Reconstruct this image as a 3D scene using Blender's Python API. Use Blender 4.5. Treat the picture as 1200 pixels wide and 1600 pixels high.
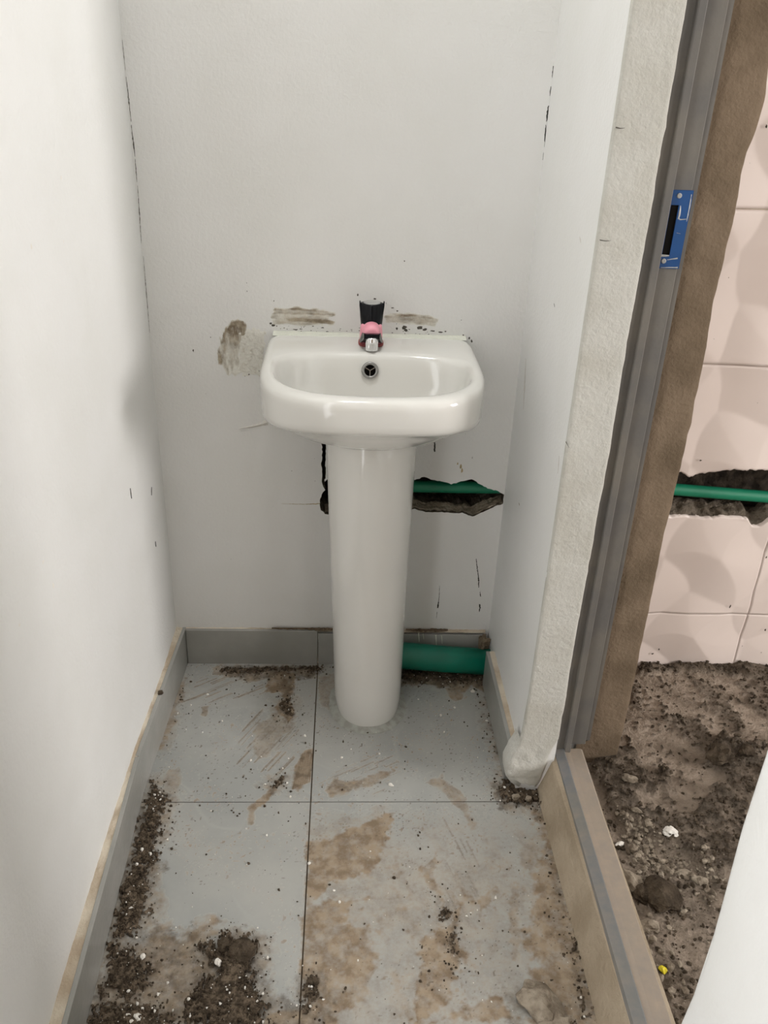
import bpy, bmesh, math, random
import numpy as np
from mathutils import Vector, Matrix, noise as mnoise

for o in list(bpy.data.objects): bpy.data.objects.remove(o)
sc = bpy.context.scene
C = sc.collection
R = random.Random(7)

# ------------------------------------------------------------------ camera
CAM = np.array((0.39884, -1.71311, 1.31519))
CR = np.array((0.99861, -0.03748, 0.03707)); CU = np.array((-0.01562, 0.46122, 0.88715)); CF = np.array((0.05034, 0.88649, -0.45999))
FPX = 1315.0
cd = bpy.data.cameras.new('camera'); cam = bpy.data.objects.new('camera', cd); C.objects.link(cam)
cam.matrix_world = Matrix(((CR[0], CU[0], -CF[0], CAM[0]), (CR[1], CU[1], -CF[1], CAM[1]), (CR[2], CU[2], -CF[2], CAM[2]), (0, 0, 0, 1)))
cd.sensor_fit = 'VERTICAL'; cd.sensor_height = 36; cd.sensor_width = 27; cd.lens = FPX / 1600 * 36
cd.clip_start = 0.02
sc.camera = cam

# ------------------------------------------------------------------ world, lights, exposure
w = bpy.data.worlds.new('world'); sc.world = w; w.use_nodes = True
w.node_tree.nodes['Background'].inputs[0].default_value = (1.0, 0.996, 0.988, 1)
w.node_tree.nodes['Background'].inputs[1].default_value = 3.7

def area(name, loc, target, sx, sy, power, col, shape='RECTANGLE'):
    l = bpy.data.lights.new(name, 'AREA'); l.shape = shape; l.size = sx; l.size_y = sy; l.energy = power; l.color = col
    o = bpy.data.objects.new(name, l); C.objects.link(o); o.location = loc
    o.rotation_euler = (Vector(target) - Vector(loc)).to_track_quat('-Z', 'Y').to_euler()
    return o
# daylight entering the tiled room through its window, and the ceiling lamp of the passage
area('window_daylight', (4.48, -1.97, 1.5), (0.0, -1.0, 0.9), 0.95, 1.2, 105, (1.0, 0.955, 0.935))
area('ceiling_lamp_light', (0.34, -0.42, 2.84), (0.34, -0.42, 0), 0.2, 0.2, 10.5, (1.0, 0.995, 0.985), 'DISK')
vs = sc.view_settings
vs.view_transform = 'Standard'; vs.look = 'None'; vs.gamma = 1; vs.use_curve_mapping = False
vs.exposure = -0.04

# ------------------------------------------------------------------ helpers
def at(px, py, axis, v):
    """the point of the plane (coordinate number axis = v) that a photo pixel shows"""
    d = CF * FPX + CR * (px - 600) - CU * (py - 800)
    return CAM + d * ((v - CAM[axis]) / d[axis])
def fl(px, py, z=0.0):
    q = at(px, py, 2, z); return (q[0], q[1])
def bw(px, py, y=0.0):
    q = at(px, py, 1, y); return (q[0], q[2])

def link(name, me, mat=None, parent=None, smooth=False):
    o = bpy.data.objects.new(name, me); C.objects.link(o)
    if mat: me.materials.append(mat)
    if parent: o.parent = parent
    if smooth:
        for p in me.polygons: p.use_smooth = True
    return o
def mesh(name, v, f, mat=None, parent=None, smooth=False):
    me = bpy.data.meshes.new(name); me.from_pydata([tuple(map(float, q)) for q in v], [], f); me.update()
    return link(name, me, mat, parent, smooth)
def frombm(name, bm, mat=None, parent=None, smooth=False):
    bmesh.ops.recalc_face_normals(bm, faces=bm.faces)
    me = bpy.data.meshes.new(name); bm.to_mesh(me); bm.free()
    return link(name, me, mat, parent, smooth)
def empty(name, loc=(0, 0, 0)):
    o = bpy.data.objects.new(name, None); C.objects.link(o); o.location = loc; o.empty_display_size = .05
    return o
def tag(o, label=None, cat=None, group=None, kind=None):
    if label: o['label'] = label
    if cat: o['category'] = cat
    if group: o['group'] = group
    if kind: o['kind'] = kind
    return o
def adopt(child, parent):
    child.parent = parent; child.matrix_parent_inverse = Matrix.Translation(parent.location).inverted()
    return child
def box(name, lo, hi, mat, parent=None, bev=0.0):
    bm = bmesh.new(); bmesh.ops.create_cube(bm, size=1)
    for v in bm.verts:
        for i in range(3): v.co[i] = lo[i] + (v.co[i] + .5) * (hi[i] - lo[i])
    if bev: bmesh.ops.bevel(bm, geom=list(bm.edges), offset=bev, segments=2, affect='EDGES')
    return frombm(name, bm, mat, parent)
def prism(name, poly, a0, a1, axis, mat, parent=None, bev=0.0):
    """polygon in the two other axes (kept in x,y,z order) drawn out along axis"""
    bm = bmesh.new()
    def mk(q, a):
        c = list(q); c.insert(axis, a); return bm.verts.new(c)
    A = [mk(q, a0) for q in poly]; B = [mk(q, a1) for q in poly]; n = len(poly)
    fA = bm.faces.new(A); fB = bm.faces.new(B[::-1])
    for i in range(n): bm.faces.new((A[i], B[i], B[(i + 1) % n], A[(i + 1) % n]))
    if bev: bmesh.ops.bevel(bm, geom=list(bm.edges), offset=bev, segments=2, affect='EDGES')
    return frombm(name, bm, mat, parent)
def loft(name, rings, mat, parent=None, smooth=True, cap0=True, cap1=True):
    n = len(rings[0]); v = [q for r in rings for q in r]; f = []
    for k in range(len(rings) - 1):
        for i in range(n):
            j = (i + 1) % n; f.append((k * n + i, k * n + j, (k + 1) * n + j, (k + 1) * n + i))
    if cap0: f.append(tuple(range(n))[::-1])
    if cap1: f.append(tuple((len(rings) - 1) * n + i for i in range(n)))
    bm = bmesh.new(); me = bpy.data.meshes.new('t'); me.from_pydata([tuple(map(float, q)) for q in v], [], f); bm.from_mesh(me); bpy.data.meshes.remove(me)
    return frombm(name, bm, mat, parent, smooth)
def tube(name, pts, rad, mat, parent=None, n=24, cap=True):
    rings = []; pts = [Vector(q) for q in pts]
    for i, q in enumerate(pts):
        d = (pts[min(i + 1, len(pts) - 1)] - pts[max(i - 1, 0)]).normalized()
        a = d.orthogonal().normalized() if abs(d.z) > .9 else d.cross(Vector((0, 0, 1))).normalized()
        b = d.cross(a).normalized(); r = rad[i] if isinstance(rad, (list, tuple)) else rad
        rings.append([q + a * r * math.cos(2 * math.pi * k / n) + b * r * math.sin(2 * math.pi * k / n) for k in range(n)])
    return loft(name, rings, mat, parent, True, cap, cap)
def lathe(name, prof, c, mat, parent=None, n=40, axis=Vector((0, 0, 1))):
    a = axis.normalized(); u = a.orthogonal().normalized(); v = a.cross(u); c = Vector(c)
    rings = [[c + a * h + (u * math.cos(2 * math.pi * k / n) + v * math.sin(2 * math.pi * k / n)) * r for k in range(n)] for r, h in prof]
    return loft(name, rings, mat, parent)

# numpy noise
def _h(ix, iy, seed):
    n = (ix.astype(np.int64) * 374761393 + iy.astype(np.int64) * 668265263 + seed * 974634777) & 0x7fffffff
    n = ((n ^ (n >> 13)) * 1274126177) & 0x7fffffff
    return ((n ^ (n >> 16)) & 0xffff) / 65535.0
def vn(x, y, seed=0):
    x = np.asarray(x, float); y = np.asarray(y, float)
    ix = np.floor(x); iy = np.floor(y); fx = x - ix; fy = y - iy
    fx = fx * fx * (3 - 2 * fx); fy = fy * fy * (3 - 2 * fy)
    a = _h(ix, iy, seed); b = _h(ix + 1, iy, seed); c = _h(ix, iy + 1, seed); d = _h(ix + 1, iy + 1, seed)
    return (a * (1 - fx) + b * fx) * (1 - fy) + (c * (1 - fx) + d * fx) * fy
def fbm(x, y, sc_, octv=4, seed=0):
    s = 0; a = .5; t = 0
    for k in range(octv):
        s = s + a * vn(x * sc_ + k * 17.3, y * sc_ - k * 9.1, seed + k); t += a; a *= .5; sc_ *= 2.1
    return s / t
def sst(e0, e1, x):
    t = np.clip((x - e0) / (e1 - e0), 0, 1); return t * t * (3 - 2 * t)
def sdpoly(x, y, poly):
    """signed distance, positive inside"""
    d = np.full(x.shape, 1e9); ins = np.zeros(x.shape, bool); n = len(poly)
    for i in range(n):
        ax, ay = poly[i]; bx, by = poly[(i + 1) % n]; ex, ey = bx - ax, by - ay
        t = np.clip(((x - ax) * ex + (y - ay) * ey) / (ex * ex + ey * ey + 1e-12), 0, 1)
        d = np.minimum(d, np.hypot(x - ax - t * ex, y - ay - t * ey))
        c = ((ay > y) != (by > y)) & (x < (bx - ax) * (y - ay) / (by - ay + 1e-12) + ax); ins ^= c
    return np.where(ins, d, -d)
def sdline(x, y, pts):
    d = np.full(x.shape, 1e9)
    for (ax, ay), (bx, by) in zip(pts[:-1], pts[1:]):
        ex, ey = bx - ax, by - ay
        t = np.clip(((x - ax) * ex + (y - ay) * ey) / (ex * ex + ey * ey + 1e-12), 0, 1)
        d = np.minimum(d, np.hypot(x - ax - t * ex, y - ay - t * ey))
    return d
def setattr_f(me, name, arr):
    a = me.attributes.new(name, 'FLOAT', 'POINT'); a.data.foreach_set('value', np.asarray(arr, np.float32).ravel())
def sheet(name, co, keep, mat, parent=None, attrs=None, smooth=True):
    """co: (ny,nx,3) points of a sheet; only quads whose corners are all kept (keep: ny,nx bool)"""
    ny, nx = co.shape[:2]; idx = np.arange(nx * ny).reshape(ny, nx)
    q = np.stack((idx[:-1, :-1], idx[:-1, 1:], idx[1:, 1:], idx[1:, :-1]), -1).reshape(-1, 4)
    if keep is not None:
        kf = keep.ravel(); q = q[kf[q].sum(1) >= 3]
        used = np.unique(q); rem = -np.ones(nx * ny, int); rem[used] = np.arange(len(used)); q = rem[q]
    else: used = np.arange(nx * ny)
    me = bpy.data.meshes.new(name); me.from_pydata(co.reshape(-1, 3)[used].tolist(), [], q.tolist()); me.update()
    for k, a in (attrs or {}).items(): setattr_f(me, k, a.ravel()[used])
    return link(name, me, mat, parent, smooth)

# ------------------------------------------------------------------ materials
def mat(name, col, rough=.6, spec=.5, metal=0, var=0.0, vscale=8, bump=0.0, bscale=60, col2=None, attr=None, acol=None, arough=None, edge=.25, nscale=220, coat=0, bump2=None, stretch=None, attr2=None, acol2=None, veins=None):
    """col varied to col2 by noise; optionally a painted-on attribute (dirt, dust) mixes in acol"""
    m = bpy.data.materials.new(name); m.use_nodes = True; nt = m.node_tree; N = nt.nodes; L = nt.links
    b = N['Principled BSDF']; b.inputs['Roughness'].default_value = rough; b.inputs['Metallic'].default_value = metal
    b.inputs['Specular IOR Level'].default_value = spec; b.inputs['Coat Weight'].default_value = coat
    b.inputs['Coat Roughness'].default_value = .05
    tc = N.new('ShaderNodeTexCoord'); src = tc.outputs['Object']
    if stretch:
        mp = N.new('ShaderNodeMapping'); mp.inputs['Scale'].default_value = stretch; L.new(src, mp.inputs[0]); src = mp.outputs[0]
    def noise(s, det=5, rg=.55):
        n = N.new('ShaderNodeTexNoise'); n.inputs['Scale'].default_value = s; n.inputs['Detail'].default_value = det; n.inputs['Roughness'].default_value = rg
        L.new(src, n.inputs['Vector']); return n.outputs['Fac']
    def ramp(fac, lo, hi, sm=True):
        r = N.new('ShaderNodeMapRange'); r.inputs[1].default_value = lo; r.inputs[2].default_value = hi; L.new(fac, r.inputs[0])
        if sm: r.interpolation_type = 'SMOOTHSTEP'
        return r.outputs[0]
    def mix(fac, a, c):
        x = N.new('ShaderNodeMix'); x.data_type = 'RGBA'
        if hasattr(fac, 'links'): L.new(fac, x.inputs[0])
        else: x.inputs[0].default_value = fac
        for s, i in ((a, 6), (c, 7)):
            if hasattr(s, 'links'): L.new(s, x.inputs[i])
            else: x.inputs[i].default_value = (*s, 1)
        return x.outputs[2]
    colr = col
    if col2 is not None or var:
        c2 = col2 if col2 is not None else tuple(max(0, k * (1 - var)) for k in col)
        colr = mix(ramp(noise(vscale), .35, .68), col, c2)
    if veins:
        vn_ = N.new('ShaderNodeMath'); vn_.operation = 'SUBTRACT'; L.new(noise(veins[0], 1.5, .45), vn_.inputs[0]); vn_.inputs[1].default_value = .5
        va = N.new('ShaderNodeMath'); va.operation = 'ABSOLUTE'; L.new(vn_.outputs[0], va.inputs[0])
        colr = mix(ramp(va.outputs[0], .016, .0), colr, veins[1])
    for attr, acol, edge, nscale in ([(attr, acol, edge, nscale)] if attr else []) + ([(attr2, acol2, .5, 190)] if attr2 else []):
        a = N.new('ShaderNodeAttribute'); a.attribute_name = attr
        s = N.new('ShaderNodeMath'); s.operation = 'MULTIPLY_ADD'; L.new(noise(nscale, 6, .65), s.inputs[0]); s.inputs[1].default_value = 2 * edge
        L.new(a.outputs['Fac'], s.inputs[2])
        s2 = N.new('ShaderNodeMath'); s2.operation = 'SUBTRACT'; L.new(s.outputs[0], s2.inputs[0]); s2.inputs[1].default_value = edge
        gate = N.new('ShaderNodeMath'); gate.operation = 'MULTIPLY'; L.new(s2.outputs[0], gate.inputs[0])
        L.new(ramp(a.outputs['Fac'], 0, .12), gate.inputs[1])
        fac = N.new('ShaderNodeClamp'); L.new(gate.outputs[0], fac.inputs[0])
        ac = acol
        if isinstance(acol[0], tuple): ac = mix(ramp(noise(35), .38, .62), acol[0], acol[1])
        colr = mix(fac.outputs[0], colr, ac)
        if arough is not None and attr != attr2:
            rr = N.new('ShaderNodeMapRange'); rr.inputs[3].default_value = rough; rr.inputs[4].default_value = arough
            L.new(fac.outputs[0], rr.inputs[0]); L.new(rr.outputs[0], b.inputs['Roughness'])
    if hasattr(colr, 'links'): L.new(colr, b.inputs['Base Color'])
    else: b.inputs['Base Color'].default_value = (*colr, 1)
    if bump:
        bn = N.new('ShaderNodeBump'); bn.inputs['Strength'].default_value = 1; bn.inputs['Distance'].default_value = bump; L.new(noise(bscale), bn.inputs['Height'])
        if bump2:
            b2 = N.new('ShaderNodeBump'); b2.inputs['Strength'].default_value = 1; b2.inputs['Distance'].default_value = bump2[0]; L.new(noise(bump2[1], 2), b2.inputs['Height']); L.new(bn.outputs[0], b2.inputs['Normal'])
            L.new(b2.outputs[0], b.inputs['Normal'])
        else: L.new(bn.outputs[0], b.inputs['Normal'])
    return m
def lin(r, g, b):
    f = lambda c: (c / 255 / 12.92) if c / 255 <= .04045 else ((c / 255 + .055) / 1.055) ** 2.4
    return (f(r), f(g), f(b))

M = {}
M['paint'] = mat('white_wall_paint', lin(226, 226, 224), .55, .4, col2=lin(223, 223, 220), vscale=5, bump=.0009, bscale=140, bump2=(.003, 7))
M['paint_rough'] = mat('white_trowelled_plaster', lin(196, 195, 188), .65, .3, col2=lin(186, 184, 175), vscale=10, bump=.0026, bscale=120, bump2=(.003, 14))
M['concrete'] = mat('brown_cement_render', lin(124, 108, 90), .9, .2, col2=lin(104, 90, 73), vscale=9, bump=.0022, bscale=160, bump2=(.006, 18))
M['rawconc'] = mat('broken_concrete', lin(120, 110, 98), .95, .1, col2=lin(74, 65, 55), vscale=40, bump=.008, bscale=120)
M['cavity'] = mat('masonry_with_painted_shade', lin(70, 62, 53), .95, .1, col2=lin(40, 35, 30), vscale=40, bump=.006, bscale=90)  # masonry colour darkened to hold the shade inside the slot
M['mortar'] = mat('dusty_mortar', lin(212, 202, 184), .9, .2, col2=lin(178, 162, 141), vscale=16, bump=.003, bscale=200)
M['porc'] = mat('white_glazed_ceramic', lin(220, 219, 214), .12, .5, var=.03, vscale=4, coat=.4)
M['tile'] = mat('grey_marbled_floor_tile', lin(158, 160, 157), .25, .5, col2=lin(171, 171, 166), vscale=4, attr='dirt', acol=(lin(156, 140, 119), lin(126, 109, 89)), arough=.85, edge=.42, nscale=150, attr2='soil', acol2=(lin(112, 99, 83), lin(78, 67, 55)), veins=(4.2, lin(167, 168, 164)))
M['tileside'] = mat('grey_skirting_tile', lin(158, 157, 152), .25, .5, col2=lin(146, 146, 141), vscale=7, bump=.0006, bscale=90)
M['grout'] = mat('dark_grout_bed', lin(100, 88, 74), .95, .1, var=.3, vscale=60)
M['soil'] = mat('loose_brown_soil', lin(122, 108, 92), .95, .1, col2=lin(62, 54, 45), vscale=110, bump=.006, bscale=260)
M['soil_mix'] = mat('smeared_cement_floor', lin(164, 150, 135), .9, .15, col2=lin(134, 121, 107), vscale=16, attr='dark', acol=(lin(90, 80, 69), lin(58, 51, 43)), arough=.95, edge=.35, nscale=120, bump=.006, bscale=190)
M['stone'] = mat('pale_cement_stone', lin(160, 149, 133), .9, .2, col2=lin(116, 105, 91), vscale=40, bump=.004, bscale=160)
M['clod'] = mat('dark_soil_clod', lin(94, 83, 70), .95, .1, col2=lin(62, 54, 45), vscale=40, bump=.006, bscale=220)
M['chip'] = mat('white_plaster_chip', lin(232, 228, 220), .7, .3, var=.08, vscale=60)
M['steel'] = mat('grey_primed_steel', lin(100, 98, 95), .45, .4, col2=lin(112, 108, 101), vscale=12, bump=.0006, bscale=70)
M['curb'] = mat('dusty_cement_curb', lin(170, 156, 136), .9, .2, col2=lin(150, 136, 116), vscale=9, bump=.003, bscale=90)
M['sill'] = mat('grey_steel_sill_under_dust', lin(106, 109, 112), .5, .5, col2=lin(112, 112, 108), vscale=9, attr='dirt', acol=lin(158, 143, 126), arough=.9, edge=.45, nscale=40)
M['blue'] = mat('blue_steel_paint', lin(2, 68, 126), .4, .5, col2=lin(2, 60, 112), vscale=20)
M['bare'] = mat('scratched_bare_metal', lin(178, 178, 176), .45, .5, metal=.3, var=.2, vscale=90)
M['dark'] = mat('dark_cavity', lin(22, 20, 18), .9, .1)
M['black'] = mat('black_glossy_plastic', lin(9, 11, 17), .25, .25)
M['pink'] = mat('pink_plastic', lin(238, 160, 176), .35, .5)
M['red'] = mat('red_rubber_gasket', lin(150, 70, 70), .5, .4)
M['chrome'] = mat('polished_chrome', (.82, .82, .83), .08, .5, metal=1)
M['grey_metal'] = mat('dull_chrome', (.32, .32, .31), .25, .5, metal=.9)
M['green'] = mat('green_plastic_pipe', lin(0, 118, 96), .38, .5, col2=lin(0, 106, 86), vscale=15)
M['green2'] = mat('green_water_pipe', lin(28, 128, 96), .4, .5, var=.1, vscale=20)
M['walltile'] = mat('pale_pink_relief_tile', lin(224, 210, 202), .3, .5, var=.02, vscale=10)
M['smear'] = mat('mortar_smeared_on_paint', lin(226, 225, 217), .8, .2, attr='m', acol=(lin(174, 163, 144), lin(126, 114, 97)), edge=.25, nscale=130, bump=.002, bscale=180)
M['seal'] = mat('greenish_white_sealant', lin(214, 216, 204), .6, .4, var=.05, vscale=50, bump=.002, bscale=120)
M['cement'] = mat('grey_cement_bedding', lin(168, 170, 163), .7, .3, col2=lin(150, 150, 142), vscale=60, bump=.002, bscale=160)
M['lump'] = mat('grey_brown_mortar_lump', lin(128, 116, 98), .95, .1, col2=lin(92, 82, 68), vscale=50, bump=.005, bscale=180)
M['crack'] = mat('dark_crack', lin(92, 88, 81), .95, .1, var=.4, vscale=120)
M['yellow'] = mat('yellow_plastic_scrap', lin(216, 200, 40), .5, .4)

# ================================================================== SETTING
ZT = 2.9
W = 0.77
# --- left wall, slightly bowed
ys = [.12, 0, -.15, -.26, -.42, -.65, -.83, -.97, -1.1, -1.22]
xo = [0, 0, 0, -.003, -.008, -.009, -.008, -.006, 0, 0]
poly = list(zip(xo, ys)) + [(-.12, -1.22), (-.12, .12)]
wl = prism('wall_left', poly, 0, ZT, 2, M['paint']); tag(wl, 'white painted side wall left of the washbasin', kind='structure')

# --- back wall of the alcove with the broken-out pipe chase
top_px = [(648, 750), (663, 745), (676, 750), (690, 752), (705, 757), (720, 752), (737, 749), (750, 757), (765, 764), (778, 767), (790, 773)]
bot_px = [(788, 787), (770, 793), (755, 800), (738, 807), (722, 801), (715, 802), (690, 800), (665, 800), (648, 795)]
hole = [bw(*q) for q in top_px] + [bw(*q) for q in bot_px]
hole = [(min(x, W - .001), z) for x, z in hole]
hole = hole + [(.50, .425), (.42, .43), (.375, .418), (.361, .419), (.352, .428), (.349, .442), (.350, .458), (.356, .474), (.361, .480)]
hole += [(.357, .487), (.3535, .50), (.3545, .52), (.352, .54), (.3545, .57), (.353, .60), (.3615, .60), (.3625, .57), (.361, .545), (.362, .52), (.3595, .50), (.372, .512), (.42, .52), (.50, .515)]
# densify with a jagged edge
def jag(poly, step, amp, seed):
    rr = random.Random(seed); out = []
    for i, a in enumerate(poly):
        b = poly[(i + 1) % len(poly)]; L_ = math.hypot(b[0] - a[0], b[1] - a[1]); n = max(1, int(L_ / step))
        for k in range(n):
            t = k / n; q = (a[0] + (b[0] - a[0]) * t, a[1] + (b[1] - a[1]) * t)
            s = amp if k else amp * .3
            out.append((min(q[0] + rr.uniform(-s, s), W - .0006), q[1] + rr.uniform(-s, s)))
    return out
holeJ = jag(hole, .005, .0012, 3)
def holed_wall(name, x0, x1, z0, z1, holes, y, depth, m, mi):
    bm = bmesh.new(); es = []
    outer = [(x0, z0), (x1, z0), (x1, z1), (x0, z1)]
    vo = [bm.verts.new((q[0], y, q[1])) for q in outer]
    es += [bm.edges.new((vo[i], vo[(i + 1) % 4])) for i in range(4)]
    loops = []
    for h in holes:
        vh = [bm.verts.new((q[0], y, q[1])) for q in h]; loops.append(vh)
        es += [bm.edges.new((vh[i], vh[(i + 1) % len(vh)])) for i in range(len(vh))]
    bmesh.ops.triangle_fill(bm, use_beauty=True, use_dissolve=False, edges=es)
    for f in bm.faces:
        if f.normal.y > 0: f.normal_flip()
    rr = random.Random(5)
    for vh in loops:
        n = len(vh); prev = vh
        for k, dd in enumerate((.006, depth * .5, depth)):
            cur = [bm.verts.new((v.co.x + (rr.uniform(-.003, .003) if k else 0), y + dd, v.co.z + (rr.uniform(-.004, .004) if k else 0))) for v in vh]
            for i in range(n):
                f = bm.faces.new((prev[i], prev[(i + 1) % n], cur[(i + 1) % n], cur[i])); f.material_index = 1
            prev = cur
    me = bpy.data.meshes.new(name); bm.to_mesh(me); bm.free()
    o = link(name, me, m); me.materials.append(mi); return o
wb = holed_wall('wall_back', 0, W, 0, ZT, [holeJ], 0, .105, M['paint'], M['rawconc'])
tag(wb, 'white painted back wall behind the washbasin with broken pipe slot', kind='structure')
# rubble-like concrete face at the back of the slot, shared by both rooms, its dark colour painting the shade
nx, nz = 260, 40
xx, zz = np.meshgrid(np.linspace(.33, 2.2, nx), np.linspace(.36, .62, nz))
co = np.stack((xx, .104 + .022 * (fbm(xx, zz, 45, 4, 4) - .5), zz), -1)
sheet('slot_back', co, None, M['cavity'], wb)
# lower lip of the slot: loose mortar, its pale colour standing in for light
def ledge(name, x0, x1, zf, parent, seed, dep=.06, n=160):
    xs = np.linspace(x0, x1, n); vs_ = np.linspace(0, 1, 14)
    X, V = np.meshgrid(xs, vs_); Z = np.interp(X, zf[0], zf[1])
    z = Z + .0015 + V * .004 + .014 * (fbm(X, V * .05, 70, 4, seed) - .5) * (V > 0.05) + .004 * vn(X * 300, V * 20, seed)
    sheet(name, np.stack((X, .001 + V * dep, z), -1), None, M['stone'], parent)
bx_ = sorted([bw(*q) for q in bot_px]); ledge('slot_ledge', .36, .768, ([.36] + [q[0] for q in bx_], [.42] + [q[1] for q in bx_]), wb, 3, .034)

# --- partition between alcove and tiled room: painted stub
stub_in = prism('wall_stub', [(W, 0.0), (1.003, 0.0), (1.003, -.342), (.846, -.342), (.846, -.375), (.842, -.375), (.842, -.432), (W, -.432)], 0, ZT, 2, M['paint'])
tag(stub_in, 'white painted partition end right of the washbasin', kind='structure')
# rough plaster coat on its front, covering the end of the skirting and broken off at the foot
fz = [2.9, 2.4, 1.9, 1.6, 1.42, 1.32, 1.2, 1.1, 1.0, .87, .74, .66, .55, .45, .35, .25, .145, .12]
fr = [.8445] * 8 + [.843, .8445, .8455, .8435, .844, .8425, .8425, .844, .843, .835]
fl_ = [.7698] * 15 + [.7695, .766, .758]
tail = [(.75, .10, .830), (.744, .07, .826), (.748, .04, .822), (.760, .022, .818), (.775, .012, .812)]
lv = list(zip(fl_, fz, fr)) + tail
def coat(lv, yf, yb, name, m, parent, nxs=16, sub=14):
    z_l = [a[1] for a in lv][::-1]; zz_ = np.linspace(lv[-1][1], 1.9, 260); zz_ = np.append(zz_, ZT)
    xl = np.interp(zz_, z_l, [a[0] for a in lv][::-1]); xr = np.interp(zz_, z_l, [a[2] for a in lv][::-1])
    xl = xl + np.where(zz_ < .13, .008, .0006) * (fbm(zz_, zz_ * 0, 25, 3, 8) - .5) * (zz_ < 1.9); xr = xr + .003 * (fbm(zz_, zz_ * 0 + 3, 45, 4, 9) - .5) * (zz_ < 1.9)
    t = np.linspace(0, 1, nxs); rows = []
    brk = lambda x, z: z + max(0, 1 - z / .05) * .03 * float(fbm(np.array(x), np.array(0.), 60, 3, 14))
    for z, a, b in zip(zz_, xl, xr):
        row = [(a, yf + .009, z), (a, yf + .004, z), (a + .001, yf + .0008, z)] if z > .14 else [(a, yb, z), (a, yf + .006, z), (a + .0015, yf + .002, z)]
        for k in t:
            x = a + .004 + (b - a - .008) * k
            dy = .0012 * (float(fbm(np.array(x), np.array(z), 16, 4, 2)) - .5) - (.004 * max(0, 1 - (z / .12)) * math.sin(math.pi * k) if z < .12 else 0)
            row.append((x, yf + dy + (.010 * (float(fbm(np.array(x), np.array(z), 60, 4, 15)) - .5) if z < .11 else 0), brk(x, z)))
        row += [(b - .0015, yf + .002, z), (b, yf + .007, z), (b, yb, z)]
        rows.append(row)
    o = sheet(name, np.array(rows), None, m, parent); return o
coat(lv, -.437, -.395, 'plaster_coat', M['paint_rough'], stub_in)
rr = random.Random(11)
# ragged underside of that coat
und = []
for k in range(7):
    t = k / 6; und.append((.770 + .045 * t, -.432 + .02 * math.sin(k * 2.3), .010 + rr.uniform(0, .008)))

# brown cement reveal with its wavy arris
zz_ = np.linspace(0, 1.9, 240); zz_ = np.append(zz_, ZT)
pz = [0, .019, .213, .374, .577, .683, .795, .910, 1.008, 1.109, 1.157, 1.23, 1.258, 1.309, 1.351, 1.9, 2.9]
pxr = [1.008, 1.008, 1.010, 1.007, 1.006, 1.009, 1.010, 1.008, 1.003, 1.006, 1.007, 1.003, 1.011, 1.016, 1.010, 1.01, 1.01]
xr = np.interp(zz_, pz, pxr) + .004 * (fbm(zz_, zz_ * 0, 30, 3, 21) - .5)
rows = []
for z, b in zip(zz_, xr):
    ts = np.linspace(.912, b - .003, 12)
    rows.append([(x, -.352 + .004 * (float(fbm(np.array(x), np.array(z), 20, 4, 31)) - .5), z) for x in ts] + [(b - .001, -.3505, z), (b, -.347, z), (b, -.30, z), (b, -.004, z)])
rv = sheet('cement_reveal', np.array(rows), None, M['concrete'], stub_in)

# --- near part of the right wall, with lintel over the doorway
wr = prism('wall_right', [(.842, -1.082), (.848, -1.076), (1.0, -1.076), (1.0, -3.2), (.842, -3.2)], 0, ZT, 2, M['paint'])
# hand-made, slightly wavy arris of its corner
zz_ = np.linspace(0, 1.6, 120); zz_ = np.append(zz_, ZT)
pz2 = [0, .255, .33, .40, .5, .6, .722, .9, 2.9]; py2 = [-1.076, -1.076, -1.082, -1.084, -1.078, -1.071, -1.071, -1.076, -1.076]
rows = [[(.8405, -1.4, z), (.840, y - .03, z), (.840, y - .006, z), (.8412, y - .0015, z), (.8445, y, z), (.87, y, z)] for z, y in zip(zz_, np.interp(zz_, pz2, py2))]
sheet('plaster_coat', np.array(rows), None, M['paint'], wr)
tag(wr, 'white painted wall at the near side of the doorway', kind='structure')
lin_ = box('wall_lintel', (.842, -1.076, 2.12), (1.0, -.38, ZT), M['paint']); tag(lin_, kind='structure')

# --- tiled room: back wall, right wall with window opening, near wall
def z_top(x): return np.interp(x, [.9, 1.165, 1.185, 1.235, 1.278, 1.322, 1.368, 1.6, 2.8], [.54, .543, .535, .546, .555, .559, .553, .55, .55])
def z_bot(x): return np.interp(x, [.9, 1.169, 1.246, 1.291, 1.33, 1.345, 1.362, 1.374, 1.388, 1.399, 1.6, 2.8], [.43, .433, .429, .432, .431, .428, .410, .408, .414, .429, .43, .43])
wo = empty('wall_tiled'); tag(wo, 'wall of the next room clad in pale pink relief tiles', kind='structure')
box('wall_core_below', (1.004, .012, 0), (4.5, .10, .405), M['rawconc'], wo)
box('wall_core_above', (1.004, .012, .565), (4.5, .10, ZT), M['rawconc'], wo)
ex = np.linspace(1.004, 2.2, 300)
# broken mortar between tile edge and the groove
for nm, fz_, zc, sd_ in (('slot_lip_above', z_top, .568, 5), ('slot_lip_below', z_bot, .40, 6)):
    V = np.linspace(0, 1, 16)[:, None]; X = np.repeat(ex[None], 16, 0)
    Ze = fz_(X) + .006 * (fbm(X, X * 0, 60, 3, sd_) - .5)
    if sd_ == 5: Z = Ze + V * (.568 - Ze) ; Yy = -.002 + V * .10
    else: Z = Ze + .03 * V + .016 * (fbm(X, V * .06, 60, 4, 8) - .4) * (V > .03) - .014 * V * V; Yy = .000 + V * .05
    sheet(nm, np.stack((X, Yy + 0 * X + .004 * (fbm(X, Z, 90, 3, 2) - .5) * (V > .02), Z), -1), None, M['rawconc'], wo)
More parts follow.
